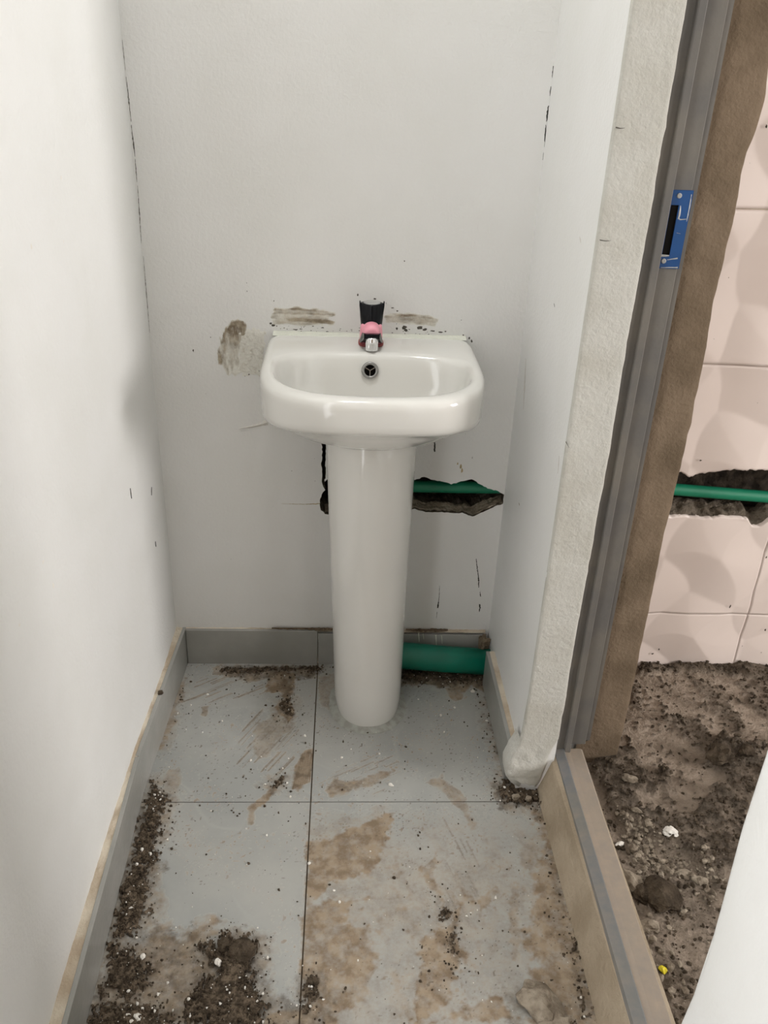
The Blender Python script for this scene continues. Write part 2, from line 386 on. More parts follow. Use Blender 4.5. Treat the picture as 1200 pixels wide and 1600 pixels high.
# relief tiles
E_ = .135
def relief(x, z):
    x = x - 1.304; z = z - .319
    xw = x + .022 * np.sin(z * 2 * math.pi / .27) ; zw = z + .020 * np.sin(x * 2 * math.pi / .27)
    u = xw / E_ ; v = zw / .117
    # triangular lattice: rows every .16, half-shifted
    a = u - .5 * v; b_ = v
    i = np.floor(a); j = np.floor(b_); fa = a - i; fb = b_ - j
    low = fa + fb <= 1
    def hgt(p, q): k = np.mod(p - q, 3); return np.where(k == 0, 1.0, np.where(k == 1, 0.0, .28))
    h = np.where(low, hgt(i, j) * (1 - fa - fb) + hgt(i + 1, j) * fa + hgt(i, j + 1) * fb,
                 hgt(i + 1, j + 1) * (fa + fb - 1) + hgt(i + 1, j) * (1 - fb) + hgt(i, j + 1) * (1 - fa))
    return h
def walltile(x0, x1, f0, f1, n=130, m=52):
    X = np.repeat(np.linspace(x0, x1, n)[None], m, 0); V = np.linspace(0, 1, m)[:, None]
    Z = f0(X) + V * (f1(X) - f0(X)); g = .003
    ed = np.minimum.reduce([X - x0, x1 - X])
    ed = np.minimum(ed, np.minimum(np.abs(Z - round(float(f0(np.array(x0))) * 1000) / 1000) if not callable(f0) else 9 + 0 * X, 9 + 0 * X))
    Y = -.0035 - .017 * relief(X, Z)
    rows = np.stack((X, Y, Z), -1)
    # turned-back rim all round
    rim = rows.copy(); rim[:, 0, 1] = .011; rim[:, -1, 1] = .011; rim[0, :, 1] = .011; rim[-1, :, 1] = .011
    big = np.zeros((m + 2, n + 2, 3)); big[1:-1, 1:-1] = rows
    big[0, 1:-1] = rows[0]; big[-1, 1:-1] = rows[-1]; big[1:-1, 0] = rows[:, 0]; big[1:-1, -1] = rows[:, -1]
    big[0, 0] = rows[0, 0]; big[0, -1] = rows[0, -1]; big[-1, 0] = rows[-1, 0]; big[-1, -1] = rows[-1, -1]
    big[0, :, 1] = big[-1, :, 1] = big[:, 0, 1] = big[:, -1, 1] = .0115
    return sheet('wall_tile', big, None, M['walltile'], wo)
k = lambda c: (lambda x: 0 * x + c)
jt = lambda x: z_top(x) + .009 * (fbm(x, x * 0, 110, 3, 41) - .5); jb = lambda x: z_bot(x) + .009 * (fbm(x, x * 0, 110, 3, 42) - .5) - .001
G = .0015
for xa, xb in ((1.004, 1.411), (1.411, 2.011), (2.011, 2.611)):
    for f0, f1 in ((k(0), k(.160 - G)), (k(.160 + G), jb), (jt, k(.796 - G)), (k(.796 + G), k(1.110 - G)), (k(1.110 + G), k(1.425 - G)), (k(1.425 + G), k(1.74))):
        walltile(xa + (G if xa > 1.1 else 0), xb - G, f0, f1)
# grout lines behind the joints
box('grout', (1.004, .0, .15), (2.62, .013, .17), M['mortar'], wo); box('grout', (1.004, .0, .786), (2.62, .013, .806), M['mortar'], wo)
box('grout', (1.004, .0, 1.10), (2.62, .013, 1.12), M['mortar'], wo)
box('grout', (1.401, .0, 0), (1.421, .013, .40), M['mortar'], wo); box('grout', (1.401, .0, .57), (1.421, .013, 1.74), M['mortar'], wo)

wt = empty('wall_window_side'); tag(wt, 'far side wall of the next room with window opening', kind='structure')
for lo, hi in (((4.5, -3.2, 0), (4.62, .1, .88)), ((4.5, -3.2, 2.12), (4.62, .1, ZT)), ((4.5, -3.2, .88), (4.62, -2.5, 2.12)), ((4.5, -1.45, .88), (4.62, .1, 2.12))):
    box('wall_block', lo, hi, M['paint'], wt)
wn = box('wall_next_room', (1.0, -3.3, 0), (4.62, -3.2, ZT), M['paint']); tag(wn, kind='structure')
wq = box('rear_light_blocker', (-.12, -2.05, 0), (.842, -1.95, ZT), M['concrete']); tag(wq, kind='structure')  # unseen screen added behind the camera to cut light from the front
ce = box('ceiling', (-.12, -3.2, ZT), (4.62, .12, ZT + .08), M['paint']); tag(ce, 'white ceiling', kind='structure')

# --- curb under the doorway
cb = prism('trim_1', [(.815, 0), (.838, .079), (.846, .085), (.905, .085), (.905, 0)], -3.2, -.400, 1, M['curb'])
tag(cb, 'dusty cement curb under the doorway', kind='structure')

# ================================================================== FLOOR
fo = box('floor', (-.02, -3.2, -.06), (.90, .02, -.0035), M['grout']); tag(fo, 'tiled floor smeared with cement dust', kind='structure')
f2 = box('floor_next_room', (.905, -3.2, -.06), (4.5, .012, -.03), M['rawconc']); tag(f2, kind='structure')

PX = lambda pts: [fl(*q) for q in pts]
# dust film: (polygon in the floor, strength, soft edge)
dust = [
 (PX([(480, 1318), (520, 1306), (560, 1290), (612, 1272), (610, 1310), (590, 1362), (560, 1372), (516, 1384), (500, 1400), (478, 1420)]), .95, .012),
 (PX([(476, 1420), (520, 1405), (592, 1392), (575, 1412), (545, 1420), (540, 1440), (585, 1452), (590, 1500), (575, 1545), (545, 1570), (520, 1600), (462, 1600)]), .85, .016),
 (PX([(545, 1545), (565, 1520), (582, 1525), (575, 1560), (545, 1580)]), .8, .01),
 (PX([(656, 1466), (690, 1440), (716, 1405), (735, 1400), (722, 1440), (722, 1490), (715, 1530), (705, 1566), (680, 1590), (650, 1600), (652, 1540)]), .92, .014),
 (PX([(655, 1360), (680, 1330), (690, 1345), (682, 1370), (700, 1400), (715, 1420), (690, 1425), (672, 1400), (660, 1390)]), .8, .012),
 (PX([(670, 1600), (700, 1580), (735, 1563), (768, 1548), (790, 1560), (802, 1578), (850, 1600)]), .85, .010),
 (PX([(835, 1270), (850, 1255), (870, 1280), (890, 1350), (912, 1440), (935, 1560), (945, 1610), (850, 1610), (842, 1540), (835, 1470), (845, 1420), (838, 1340)]), .88, .026),
 (PX([(740, 1405), (765, 1390), (770, 1410), (750, 1425)]), .85, .008),
 (PX([(805, 1320), (830, 1300), (850, 1330), (830, 1360), (812, 1350)]), .55, .012),
 (PX([(795, 1380), (815, 1385), (805, 1430), (812, 1500), (800, 1500)]), .6, .01),
 (PX([(480, 1290), (540, 1278), (600, 1262), (560, 1300), (500, 1310)]), .35, .02),
 (PX([(600, 1420), (690, 1400), (780, 1420), (830, 1440), (830, 1600), (600, 1600)]), .30, .05),
 (PX([(240, 1460), (330, 1440), (340, 1500), (300, 1600), (140, 1600), (170, 1500)]), .75, .03),
 (PX([(420, 1585), (465, 1575), (520, 1590), (520, 1610), (400, 1610)]), .8, .014),
 # near the back
 (PX([(330, 1042), (500, 1042), (500, 1062), (430, 1056), (400, 1062), (330, 1056)]), .7, .010),
 (PX([(425, 1050), (465, 1050), (462, 1075), (455, 1090), (462, 1115), (450, 1132), (432, 1105), (440, 1085), (415, 1080)]), .95, .008),
 (PX([(404, 1130), (430, 1115), (462, 1122), (455, 1140), (430, 1165), (405, 1190), (400, 1165)]), .5, .014),
 (PX([(455, 1215), (472, 1172), (488, 1170), (484, 1215), (466, 1240), (456, 1232)]), .80, .006),
 (PX([(385, 1290), (384, 1262), (400, 1250), (440, 1215), (450, 1212), (420, 1250), (402, 1262), (398, 1288)]), .85, .006),
 (PX([(510, 1228), (525, 1216), (540, 1222), (565, 1222), (590, 1208), (615, 1204), (600, 1218), (570, 1230), (535, 1240), (515, 1243)]), .75, .008),
 (PX([(664, 1222), (690, 1210), (700, 1224), (725, 1240), (735, 1268), (745, 1292), (735, 1300), (722, 1270), (690, 1236)]), .6, .010),
 (PX([(640, 1050), (760, 1056), (765, 1085), (735, 1070), (720, 1090), (700, 1075), (650, 1066)]), .9, .010),
 (PX([(695, 1075), (722, 1070), (724, 1090), (712, 1096)]), .8, .006),
 (PX([(495, 1050), (525, 1050), (525, 1110), (505, 1100), (500, 1070)]), .5, .012),
 (PX([(268, 1080), (290, 1060), (282, 1100), (262, 1150), (250, 1170)]), .7, .010),
 (PX([(262, 1205), (278, 1200), (280, 1212), (268, 1250), (262, 1235)]), .5, .008),
 (PX([(315, 1105), (330, 1100), (322, 1120), (312, 1118)]), .6, .006),
]
streaks = []   # broom and trowel streaks: (line, width, strength)
rs = random.Random(3)
for _ in range(26):
    x = rs.uniform(385, 470); y = rs.uniform(1105, 1185); L_ = rs.uniform(15, 45); streaks.append((PX([(x, y), (x - L_ * .75, y + L_ * .8)]), .0018, rs.uniform(.25, .6)))
for k_ in range(8): streaks.append((PX([(458 + k_ * 3.6, 1232 - k_ * 1.5), (471 + k_ * 2.4, 1178 + rs.uniform(-6, 6))]), .0019, 1.1))
for _ in range(14):
    x = rs.uniform(520, 640); y = rs.uniform(1180, 1235); L_ = rs.uniform(10, 40); streaks.append((PX([(x, y), (x - L_, y + L_ * .45)]), .0018, rs.uniform(.2, .5)))
for _ in range(22):
    x = rs.uniform(320, 420); y = rs.uniform(1050, 1085); L_ = rs.uniform(10, 40); streaks.append((PX([(x, y), (x - L_, y + L_ * .4)]), .0018, rs.uniform(.3, .65)))
for _ in range(12):
    x = rs.uniform(690, 740); y = rs.uniform(1250, 1420); L_ = rs.uniform(15, 45); streaks.append((PX([(x, y), (x + L_ * .5, y + L_)]), .0018, rs.uniform(.25, .55)))

soil_p = [  # (outline, height, soft, density)
 (PX([(285, 1062), (270, 1105), (258, 1150), (250, 1165), (262, 1120), (278, 1062)]), .003, .006, .6),
 (PX([(228, 1248), (236, 1215), (250, 1225), (262, 1248), (252, 1290), (246, 1320), (232, 1365), (228, 1400), (232, 1422), (214, 1436), (205, 1465), (172, 1470), (182, 1420), (196, 1370), (212, 1308)]), .008, .012, .95),
 (PX([(170, 1475), (210, 1480), (232, 1500), (240, 1540), (215, 1560), (175, 1560), (145, 1590), (150, 1545)]), .008, .014, .88),
 (PX([(150, 1560), (230, 1560), (290, 1585), (300, 1625), (130, 1625)]), .007, .016, .85),
 (PX([(312, 1474), (322, 1466), (345, 1470), (352, 1456), (366, 1457), (372, 1470), (398, 1466), (412, 1474), (411, 1490), (400, 1515), (404, 1540), (418, 1570), (420, 1620), (270, 1620), (285, 1580), (300, 1545), (330, 1520), (315, 1505), (305, 1500)]), .016, .012, .86),
 (PX([(345, 1045), (400, 1042), (505, 1040), (505, 1052), (430, 1050), (400, 1054), (345, 1052)]), .004, .006, .75),
 (PX([(438, 1095), (456, 1092), (458, 1118), (448, 1122), (436, 1108)]), .004, .006, .7),
 (PX([(625, 1045), (765, 1054), (768, 1072), (700, 1066), (625, 1064)]), .007, .008, .9),
 (PX([(760, 1070), (768, 1072), (780, 1140), (795, 1195), (800, 1225), (790, 1222), (774, 1160)]), .005, .006, .85),
 (PX([(782, 1226), (800, 1222), (838, 1232), (850, 1240), (846, 1258), (815, 1262), (790, 1256), (778, 1240)]), .012, .010, .9),
 (PX([(852, 1250), (868, 1262), (882, 1310), (900, 1400), (920, 1500), (935, 1600), (900, 1600), (892, 1540), (885, 1450), (872, 1370), (862, 1300)]), .005, .014, .6),
 (PX([(682, 1415), (705, 1410), (710, 1430), (690, 1445), (680, 1440)]), .005, .008, .6),
 (PX([(700, 1455), (713, 1458), (716, 1510), (704, 1515), (698, 1480)]), .005, .006, .7),
 (PX([(478, 1530), (500, 1524), (500, 1545), (482, 1600), (465, 1600), (470, 1560)]), .006, .008, .8),
 (PX([(423, 1222), (438, 1214), (447, 1213), (440, 1228), (426, 1234)]), .004, .005, .8),
 (PX([(626, 1360), (634, 1358), (634, 1368), (627, 1369)]), .0, .003, 0),
]
def dirt_at(x, y):
    n1 = fbm(x, y, 22, 5, 1) - .5; n2 = fbm(x, y, 90, 4, 2) - .5
    d = np.zeros_like(x)
    for poly, s, e in dust:
        sd = sdpoly(x, y, poly) + n1 * e * 3.0 + n2 * e * 1.4
        d = np.maximum(d, s * sst(-e * .6, e * .5, sd) * (.78 + .9 * (n2 + .25)))
    for ln, wd, s in streaks:
        d = np.maximum(d, s * sst(wd * 2, wd * .4, sdline(x, y, ln) + n2 * .002))
    for poly, hh, e, dn in soil_p:      # fine dust lying round the soil
        if dn: d = np.maximum(d, .75 * dn * sst(-.035, .004, sdpoly(x, y, poly) + n1 * .05 + n2 * .03) * (.7 + n2))
    # thin general film and specks, denser towards the curb and the near edge
    film = .05 + (.16 + .34 * sst(.3, .75, fbm(x, y, 9, 5, 6)) + .42 * sst(.42, .72, fbm(x * 1.0 + y * .35, y * .28, 30, 4, 16))) * sst(-.46, -.60, y) * sst(.335, .36, x)
    d = np.maximum(d, film * (.6 + 1.6 * np.clip(n2, 0, .4)))
    spk = sst(.80, .86, vn(x * 260, y * 260, 12)) * sst(.42, .62, fbm(x, y, 14, 3, 15))
    d = np.maximum(d, .7 * spk)
    return d
stain_p = [
 (PX([(262, 1245), (250, 1300), (238, 1350), (232, 1400), (245, 1440), (300, 1470), (330, 1450), (420, 1465), (425, 1560), (520, 1590), (520, 1620), (120, 1620), (180, 1440), (225, 1250)]), .58, .03),
 (PX([(345, 1040), (505, 1040), (505, 1054), (470, 1060), (440, 1058), (400, 1060), (345, 1054)]), .75, .008),
 (PX([(425, 1050), (462, 1050), (458, 1085), (458, 1118), (446, 1130), (434, 1104), (440, 1080)]), .6, .008),
 (PX([(625, 1045), (768, 1054), (775, 1095), (760, 1080), (735, 1068), (700, 1075), (660, 1068), (625, 1072)]), .8, .010),
 (PX([(757, 1065), (770, 1075), (785, 1150), (800, 1225), (788, 1225), (770, 1150)]), .75, .008),
 (PX([(775, 1225), (850, 1232), (872, 1280), (860, 1290), (830, 1265), (785, 1262)]), .7, .012),
 (PX([(860, 1260), (880, 1300), (905, 1400), (940, 1600), (890, 1600), (880, 1450), (868, 1350)]), .45, .018),
 (PX([(470, 1520), (505, 1515), (500, 1550), (530, 1600), (460, 1600)]), .5, .012),
 (PX([(456, 1230), (470, 1178), (486, 1175), (482, 1215), (466, 1240)]), .45, .006),
 (PX([(512, 1228), (525, 1217), (545, 1225), (566, 1224), (535, 1238), (516, 1242)]), .55, .006),
 (PX([(418, 1232), (446, 1212), (450, 1214), (425, 1240)]), .6, .006),
 (PX([(690, 1405), (708, 1405), (716, 1500), (700, 1520), (695, 1460)]), .4, .012),
 (PX([(790, 1545), (815, 1540), (850, 1600), (800, 1600)]), .4, .012),
]
def soil_stain(x, y):
    n1 = fbm(x, y, 26, 4, 81) - .5; n2 = fbm(x, y, 120, 4, 82) - .5; d = np.zeros_like(x)
    for poly, s_, e in stain_p:
        d = np.maximum(d, s_ * sst(-e * .6, e * .6, sdpoly(x, y, poly) + n1 * e * 3 + n2 * e * 2) * (.65 + 1.5 * n2 + .7 * n1))
    for ln, wd, s_ in streaks: d = np.maximum(d, .45 * s_ * sst(wd * 1.6, wd * .2, sdline(x, y, ln) + n2 * .003))
    spk = sst(.88, .93, vn(x * 330, y * 330, 85)) * sst(.46, .66, fbm(x, y, 11, 3, 86))
    return np.maximum(np.maximum(d, 0), .75 * spk)
def floor_tile(x0, x1, y0, y1, res):
    g = .0013; x0 += g; x1 -= g; y0 += g; y1 -= g
    nx = max(2, int((x1 - x0) / res)); ny = max(2, int((y1 - y0) / res))
    X, Y = np.meshgrid(np.linspace(x0, x1, nx), np.linspace(y0, y1, ny))
    Xb = np.pad(X, 1, mode='edge'); Yb = np.pad(Y, 1, mode='edge'); Zb = np.pad(0 * X, 1, constant_values=-.008)
    d = dirt_at(Xb, Yb) if res < .01 else 0 * Xb + .2
    so_ = soil_stain(Xb, Yb) if res < .01 else 0 * Xb
    return sheet('floor_tile', np.stack((Xb, Yb, Zb), -1), None, M['tile'], fo, {'dirt': d, 'soil': so_}, smooth=False)
GX, GY = .3455, -.463
xs_ = [0.0, GX, .832]
for i in range(2):
    floor_tile(xs_[i], xs_[i + 1] if i == 0 else W, GY, -.001, .002)
    floor_tile(xs_[i], xs_[i + 1], GY - .6, GY, .002)
    for r_ in range(1, 5): floor_tile(xs_[i], xs_[i + 1], GY - .6 * (r_ + 1) if r_ < 4 else -3.2, GY - .6 * r_, .3)

# --- skirting tiles
sk = empty('baseboard_left'); tag(sk, 'grey tile skirting along the left wall', kind='structure')
HB = .1008
def skirting(a, b, h, t, nrm, name, parent, m=None):
    """tile strip from a to b on plan whose face line is a-b; nrm points to the wall"""
    a = Vector((*a, 0)); b = Vector((*b, 0)); n = Vector((*nrm, 0))
    v = [a, b, b + n * t, a + n * t]; bm = bmesh.new()
    lo = [bm.verts.new(q) for q in v]; hi = [bm.verts.new(q + Vector((0, 0, h))) for q in v]
    bm.faces.new(lo[::-1]); bm.faces.new(hi)
    for i in range(4): bm.faces.new((lo[i], lo[(i + 1) % 4], hi[(i + 1) % 4], hi[i]))
    bmesh.ops.bevel(bm, geom=list(bm.edges), offset=.0008, segments=1, affect='EDGES')
    return frombm(name, bm, m or M['tileside'], parent)
skirting((.0235, 0), (.0058, -.438), HB, .008, (-1, 0), 'skirting_tile', sk)
skirting((.0058, -.440), (.0215, -1.04), HB, .008, (-1, 0), 'skirting_tile', sk)
skirting((.0215, -1.042), (.018, -1.64), HB, .008, (-1, 0), 'skirting_tile', sk)
# mortar between tile and wall, uneven on top
def mortar_strip(pa, pb, h, parent, seed, n=170, dip=.004):
    """pa, pb: functions t -> (x,y) of the wall side and the tile side"""
    t = np.linspace(0, 1, n); V = np.linspace(0, 1, 7)[:, None]
    A = np.array([pa(k_) for k_ in t]); B = np.array([pb(k_) for k_ in t])
    X = A[:, 0] * (1 - V) + B[:, 0] * V; Y = A[:, 1] * (1 - V) + B[:, 1] * V
    Z = h - .002 + dip * (1 - V) * .6 + .006 * (fbm(X + Y, X - Y, 45, 4, seed) - .5) * (1 - V * .6)
    sheet('mortar_bed', np.stack((X, Y, Z), -1), None, M['mortar'], parent)
xw = lambda y: np.interp(-y, [-q for q in ys], xo)
ff = lambda y: float(np.interp(-y, [0, .438, 1.04, 1.64], [.0235, .0058, .0215, .018]))
mortar_strip(lambda t: (float(xw(-1.6 * t)) - .002, -1.6 * t), lambda t: (ff(-1.6 * t) - .004, -1.6 * t), HB, sk, 3, 420)
sb = empty('baseboard_back'); tag(sb, 'grey tile skirting along the back wall behind the pedestal', kind='structure')
skirting((.024, -.013), (GX - .001, -.013), HB, .008, (0, 1), 'skirting_tile', sb)
skirting((GX + .001, -.013), (.764, -.013), HB - .008, .008, (0, 1), 'skirting_tile', sb)
mortar_strip(lambda t: (.01 + .75 * t, .001), lambda t: (.01 + .75 * t, -.010), HB - .001, sb, 8, 300)
sr = empty('baseboard_right'); tag(sr, 'grey tile skirting along the partition right of the pedestal', kind='structure')
skirting((W - .019, -.40), (W - .020, -.088), HB, .008, (1, 0), 'skirting_tile', sr)
mortar_strip(lambda t: (W + .001, -.40 + .312 * t), lambda t: (W - .015, -.40 + .312 * t), HB, sr, 9, 120)

# ================================================================== WASHBASIN
CX = .452
sink = empty('pedestal_washbasin', (CX, -.17, 0))
tag(sink, 'white ceramic washbasin standing on a tall round pedestal in the alcove', 'washbasin')
NR = 112
def dring(a, yb, yf, yc, nb, nf, z, cx=CX):
    out = []
    for i in range(NR):
        th = 2 * math.pi * i / NR; c, s = math.cos(th), math.sin(th)
        n = nb if s > 0 else nf; b = (yb - yc) if s > 0 else (yc - yf)
        m_ = 2 / n
        x = cx + a * math.copysign(abs(c) ** m_, c); y = yc + b * math.copysign(abs(s) ** m_, s)
        out.append((x, y, z(x, y) if callable(z) else z))
    return out
RZ = .838
zs = lambda o: (lambda x, y: float(np.interp(-y, [0, .12, .25, .40], [.705, .715, .742, .772])) + o)
rings = [dring(.085, -.05, -.235, -.15, 3, 2.2, .690),
         dring(.115, -.03, -.275, -.15, 3, 2.3, .697),
         dring(.150, -.012, -.318, -.155, 4, 2.5, lambda x, y: float(np.interp(-y, [0, .15, .33], [.690, .702, .722]))),
         dring(.175, -.006, -.350, -.16, 6, 2.7, lambda x, y: float(np.interp(-y, [0, .15, .36], [.695, .716, .748]))),
         dring(.186, -.003, -.368, -.165, 9, 2.8, zs(-.004)),
         dring(.192, -.003, -.377, -.165, 10, 2.85, zs(-.001)),
         dring(.199, -.002, -.388, -.17, 12, 2.95, zs(.003)),
         dring(.2035, -.002, -.394, -.17, 12, 3.0, zs(.010)),
         dring(.2058, -.002, -.398, -.17, 12, 3.0, zs(.02)),
         dring(.2072, -.002, -.401, -.17, 12, 3.0, RZ - .022),
         dring(.2070, -.002, -.401, -.17, 12, 3.0, RZ - .014),
         dring(.2055, -.002, -.399, -.17, 12, 3.0, RZ - .007),
         dring(.2020, -.003, -.395, -.17, 11, 3.0, RZ - .0025),
         dring(.1970, -.005, -.389, -.17, 10, 2.95, RZ - .0005),
         dring(.1925, -.020, -.382, -.175, 8, 2.9, RZ),
         dring(.1885, -.114, -.375, -.20, 3.0, 2.7, RZ - .0005),
         dring(.1855, -.121, -.370, -.20, 2.9, 2.65, RZ - .002),
         dring(.1825, -.126, -.366, -.205, 2.8, 2.6, RZ - .006),
         dring(.180, -.131, -.362, -.205, 2.75, 2.6, RZ - .013),
         dring(.176, -.139, -.356, -.205, 2.7, 2.55, RZ - .032),
         dring(.170, -.148, -.346, -.205, 3.1, 2.6, RZ - .056),
         dring(.156, -.158, -.328, -.21, 2.8, 2.5, RZ - .082),
         dring(.130, -.168, -.305, -.215, 2.6, 2.4, RZ - .102),
         dring(.090, -.180, -.275, -.22, 2.3, 2.2, RZ - .114),
         dring(.045, -.198, -.247, -.222, 2, 2, RZ - .119),
         dring(.021, -.207, -.237, -.222, 2, 2, RZ - .121)]
basin = loft('basin', rings, M['porc']); adopt(basin, sink)
dr = lathe('drain', [(.0005, -.003), (.012, -.002), (.014, .001), (.021, .0025), (.023, .001), (.023, -.004)], (CX, -.222, RZ - .121), M['chrome'], basin)
# overflow: chrome ring, dark hole, three-armed grille
oc = Vector((.4495, -.1435, .8085)); on = Vector((0, -.965, .26)).normalized()
ov = lathe('overflow_ring', [(.0105, -.006), (.0105, .002), (.0120, .0034), (.0145, .0036), (.0162, .0022), (.0166, -.004)], oc, M['grey_metal'], basin, axis=on)
lathe('overflow_hole', [(.0106, -.0035), (.0106, -.003)], oc, M['dark'], basin, axis=on)
ou = Vector((0, 0, 1)); ou = (ou - on * ou.dot(on)).normalized(); orr = on.cross(ou) * -1
bm = bmesh.new()
for a_ in (-90, 32, 150):
    d = orr * math.cos(math.radians(a_)) + ou * math.sin(math.radians(a_)); s_ = d.cross(on)
    vs8 = [oc + d * r_ + s_ * q + on * h for r_ in (0, .0108) for q in (-.0009, .0009) for h in (-.0022, .0012)]
    vv = [bm.verts.new(q) for q in vs8]
    for f in ((0, 1, 3, 2), (4, 6, 7, 5), (0, 4, 5, 1), (2, 3, 7, 6), (0, 2, 6, 4), (1, 5, 7, 3)): bm.faces.new([vv[i] for i in f])
frombm('overflow_grille', bm, M['grey_metal'], basin)
# pedestal
def pring(a, cx, yf, z, nb=2.6, nf=2.15, yb=-.087, yc=-.155): return dring(a, yb, yf, yc, nb, nf, z, cx)
ped_l = [(.0900, .457, -.262, .718), (.0895, .457, -.262, .66), (.0880, .4575, -.261, .58), (.0850, .459, -.258, .45), (.0825, .461, -.256, .33), (.0800, .4635, -.254, .2), (.0785, .465, -.252, .10), (.0775, .466, -.252, .045), (.0755, .4665, -.251, .02), (.073, .467, -.249, .006), (.071, .467, -.247, -.0005)]
ped = loft('pedestal', [pring(*q) for q in ped_l], M['porc']); adopt(ped, sink)
# cement bedding smeared round the foot
rings = []
for o_, z in ((-.004, .010), (.002, .0075), (.007, .004), (.011, .0018), (.017, .0006)):
    rg = dring(.073 + o_, -.085 + o_, -.249 - o_, -.155, 2.6, 2.15, z, .467)
    rings.append([(x + .006 * (float(fbm(np.array(x), np.array(y), 60, 3, 5)) - .5) * (o_ > 0), y + .006 * (float(fbm(np.array(x), np.array(y), 60, 3, 6)) - .5) * (o_ > 0), zq) for x, y, zq in rg])
cbed = loft('cement_bedding', rings, M['cement'], None, True, False, False); adopt(cbed, sink)
# sealant along the wall edge of the basin
n = 90; t = np.linspace(0, 1, n); rows = []
for k_ in t:
    x = CX - .199 + .398 * k_; h = .0006 + .0022 * float(fbm(np.array(x), np.array(0.), 30, 4, 7)); wdt = .010 + .006 * float(fbm(np.array(x), np.array(5.), 26, 4, 8))
    rows.append([(x, -.0004, RZ + h + .0025), (x, -.0022, RZ + h), (x, -.0045, RZ + h * .55), (x, -wdt * .75, RZ + .0025), (x, -wdt - .001, RZ + .0008), (x, -wdt - .004, RZ - .0012)])
sl = sheet('sealant_bead', np.array(rows), None, M['seal']); adopt(sl, sink)

# ================================================================== TAP
tx, ty, tz = .452, -.062, RZ
tap = empty('basin_tap', (tx, ty, tz)); tag(tap, 'pink and black plastic tap with chrome nozzle on the basin ledge', 'tap')
def T(o): return adopt(o, tap)
def sring(a, b, z, yc=ty, n=3.2, N_=48, cx=tx):
    return [(cx + a * math.copysign(abs(math.cos(q)) ** (2 / n), math.cos(q)), yc + b * math.copysign(abs(math.sin(q)) ** (2 / n), math.sin(q)), z) for q in (2 * math.pi * i / N_ for i in range(N_))]
T(loft('gasket', [sring(.0245, .024, RZ - .0005), sring(.0252, .0248, RZ + .002), sring(.0245, .024, RZ + .0055)], M['red']))
T(loft('body', [sring(.0225, .0215, RZ + .005), sring(.0226, .0215, RZ + .018), sring(.0222, .021, RZ + .028), sring(.0212, .020, RZ + .037), sring(.0195, .0185, RZ + .0425, n=2.6)], M['pink']))
# spout: pink hood over a black shroud
def hood(y, w_, zb, zt, N_=20):
    r_ = []
    for i in range(N_ + 1):
        q = math.pi * i / N_; r_.append((tx + w_ * math.cos(q), y, zb + (zt - zb) * math.sin(q) ** .8))
    for i in range(7): r_.append((tx - w_ + 2 * w_ * (i + .5) / 7, y, zb))
    return r_
T(loft('spout_hood', [hood(-.062, .0185, .862, .886), hood(-.080, .0178, .863, .888), hood(-.095, .0168, .864, .8865), hood(-.101, .0160, .866, .884), hood(-.1055, .0148, .868, .880), hood(-.107, .013, .869, .876)], M['pink']))
def shr(y, wb_, wt_, zb, zt):
    return [(tx - wb_, y, zb), (tx + wb_, y, zb), (tx + wb_ * .96, y, zb + (zt - zb) * .3), (tx + wt_, y, zt), (tx - wt_, y, zt), (tx - wb_ * .96, y, zb + (zt - zb) * .3)]
T(loft('spout_shroud', [shr(-.078, .0232, .0185, .846, .8645), shr(-.088, .0225, .0182, .847, .866), shr(-.100, .0195, .0178, .852, .8700), shr(-.113, .0165, .0165, .860, .8725), shr(-.1185, .0155, .0155, .863, .8725)], M['black'], None, False))
T(lathe('nozzle', [(.0095, .001), (.0118, 0), (.0122, .002), (.0122, .022), (.0116, .025), (.004, .0255)], (tx + .0005, -.1120, .8395), M['chrome'], axis=Vector((0, .06, 1))))
# handle: fluted cross-shaped knob widening to the top
def lobes(r_, d, z, N_=64, rot=math.pi / 4):
    out = []
    for i in range(N_):
        q = 2 * math.pi * i / N_; rr_ = r_ + d * max(0, math.cos(2 * (q - 0))) ** 3 * 1.0 - d * .35 * (1 - abs(math.cos(2 * q)))
        out.append((tx + rr_ * math.cos(q), ty + rr_ * math.sin(q), z))
    return out
T(loft('handle', [lobes(.0198, .0005, .873), lobes(.0204, .001, .880), lobes(.0206, .002, .892), lobes(.0204, .003, .902), lobes(.0202, .0042, .912), lobes(.0200, .0044, .917), lobes(.0190, .0030, .9195)], M['black']))
for a_ in (0, math.pi):
    cx_ = tx + .0222 * math.cos(a_); T(loft('handle_wing', [sring(.0016, .006, .898, n=2.4, N_=20, cx=cx_ - .001 * math.cos(a_)), sring(.0018, .006, .914, n=2.4, N_=20, cx=cx_ + .0008 * math.cos(a_)), sring(.0012, .0045, .9225, n=2.4, N_=20, cx=cx_ + .0014 * math.cos(a_))], M['black']))
T(lathe('handle_cap', [(.0165, .0), (.0165, .0012), (.0155, .0018), (.006, .0026), (.0004, .0027)], (tx, ty, .9192), M['bare']))

# ================================================================== PIPES
dp = tube('waste_pipe', [(.44, -.050, .064), (.55, -.050, .058), (.66, -.050, .047), (.79, -.050, .038)], .0325, M['green'])
tag(dp, 'thick bright green drain pipe lying on the floor behind the pedestal', 'pipe')
sp = tube('water_pipe', [(.37, .040, .474), (.60, .040, .474), (.77, .040, .474), (.95, .036, .489), (1.10, .03, .4865), (1.18, .03, .482), (1.40, .03, .467), (1.7, .034, .455), (2.15, .04, .45)], .0142, M['green2'])
tag(sp, 'thin green water pipe running inside the broken wall slot', 'pipe')

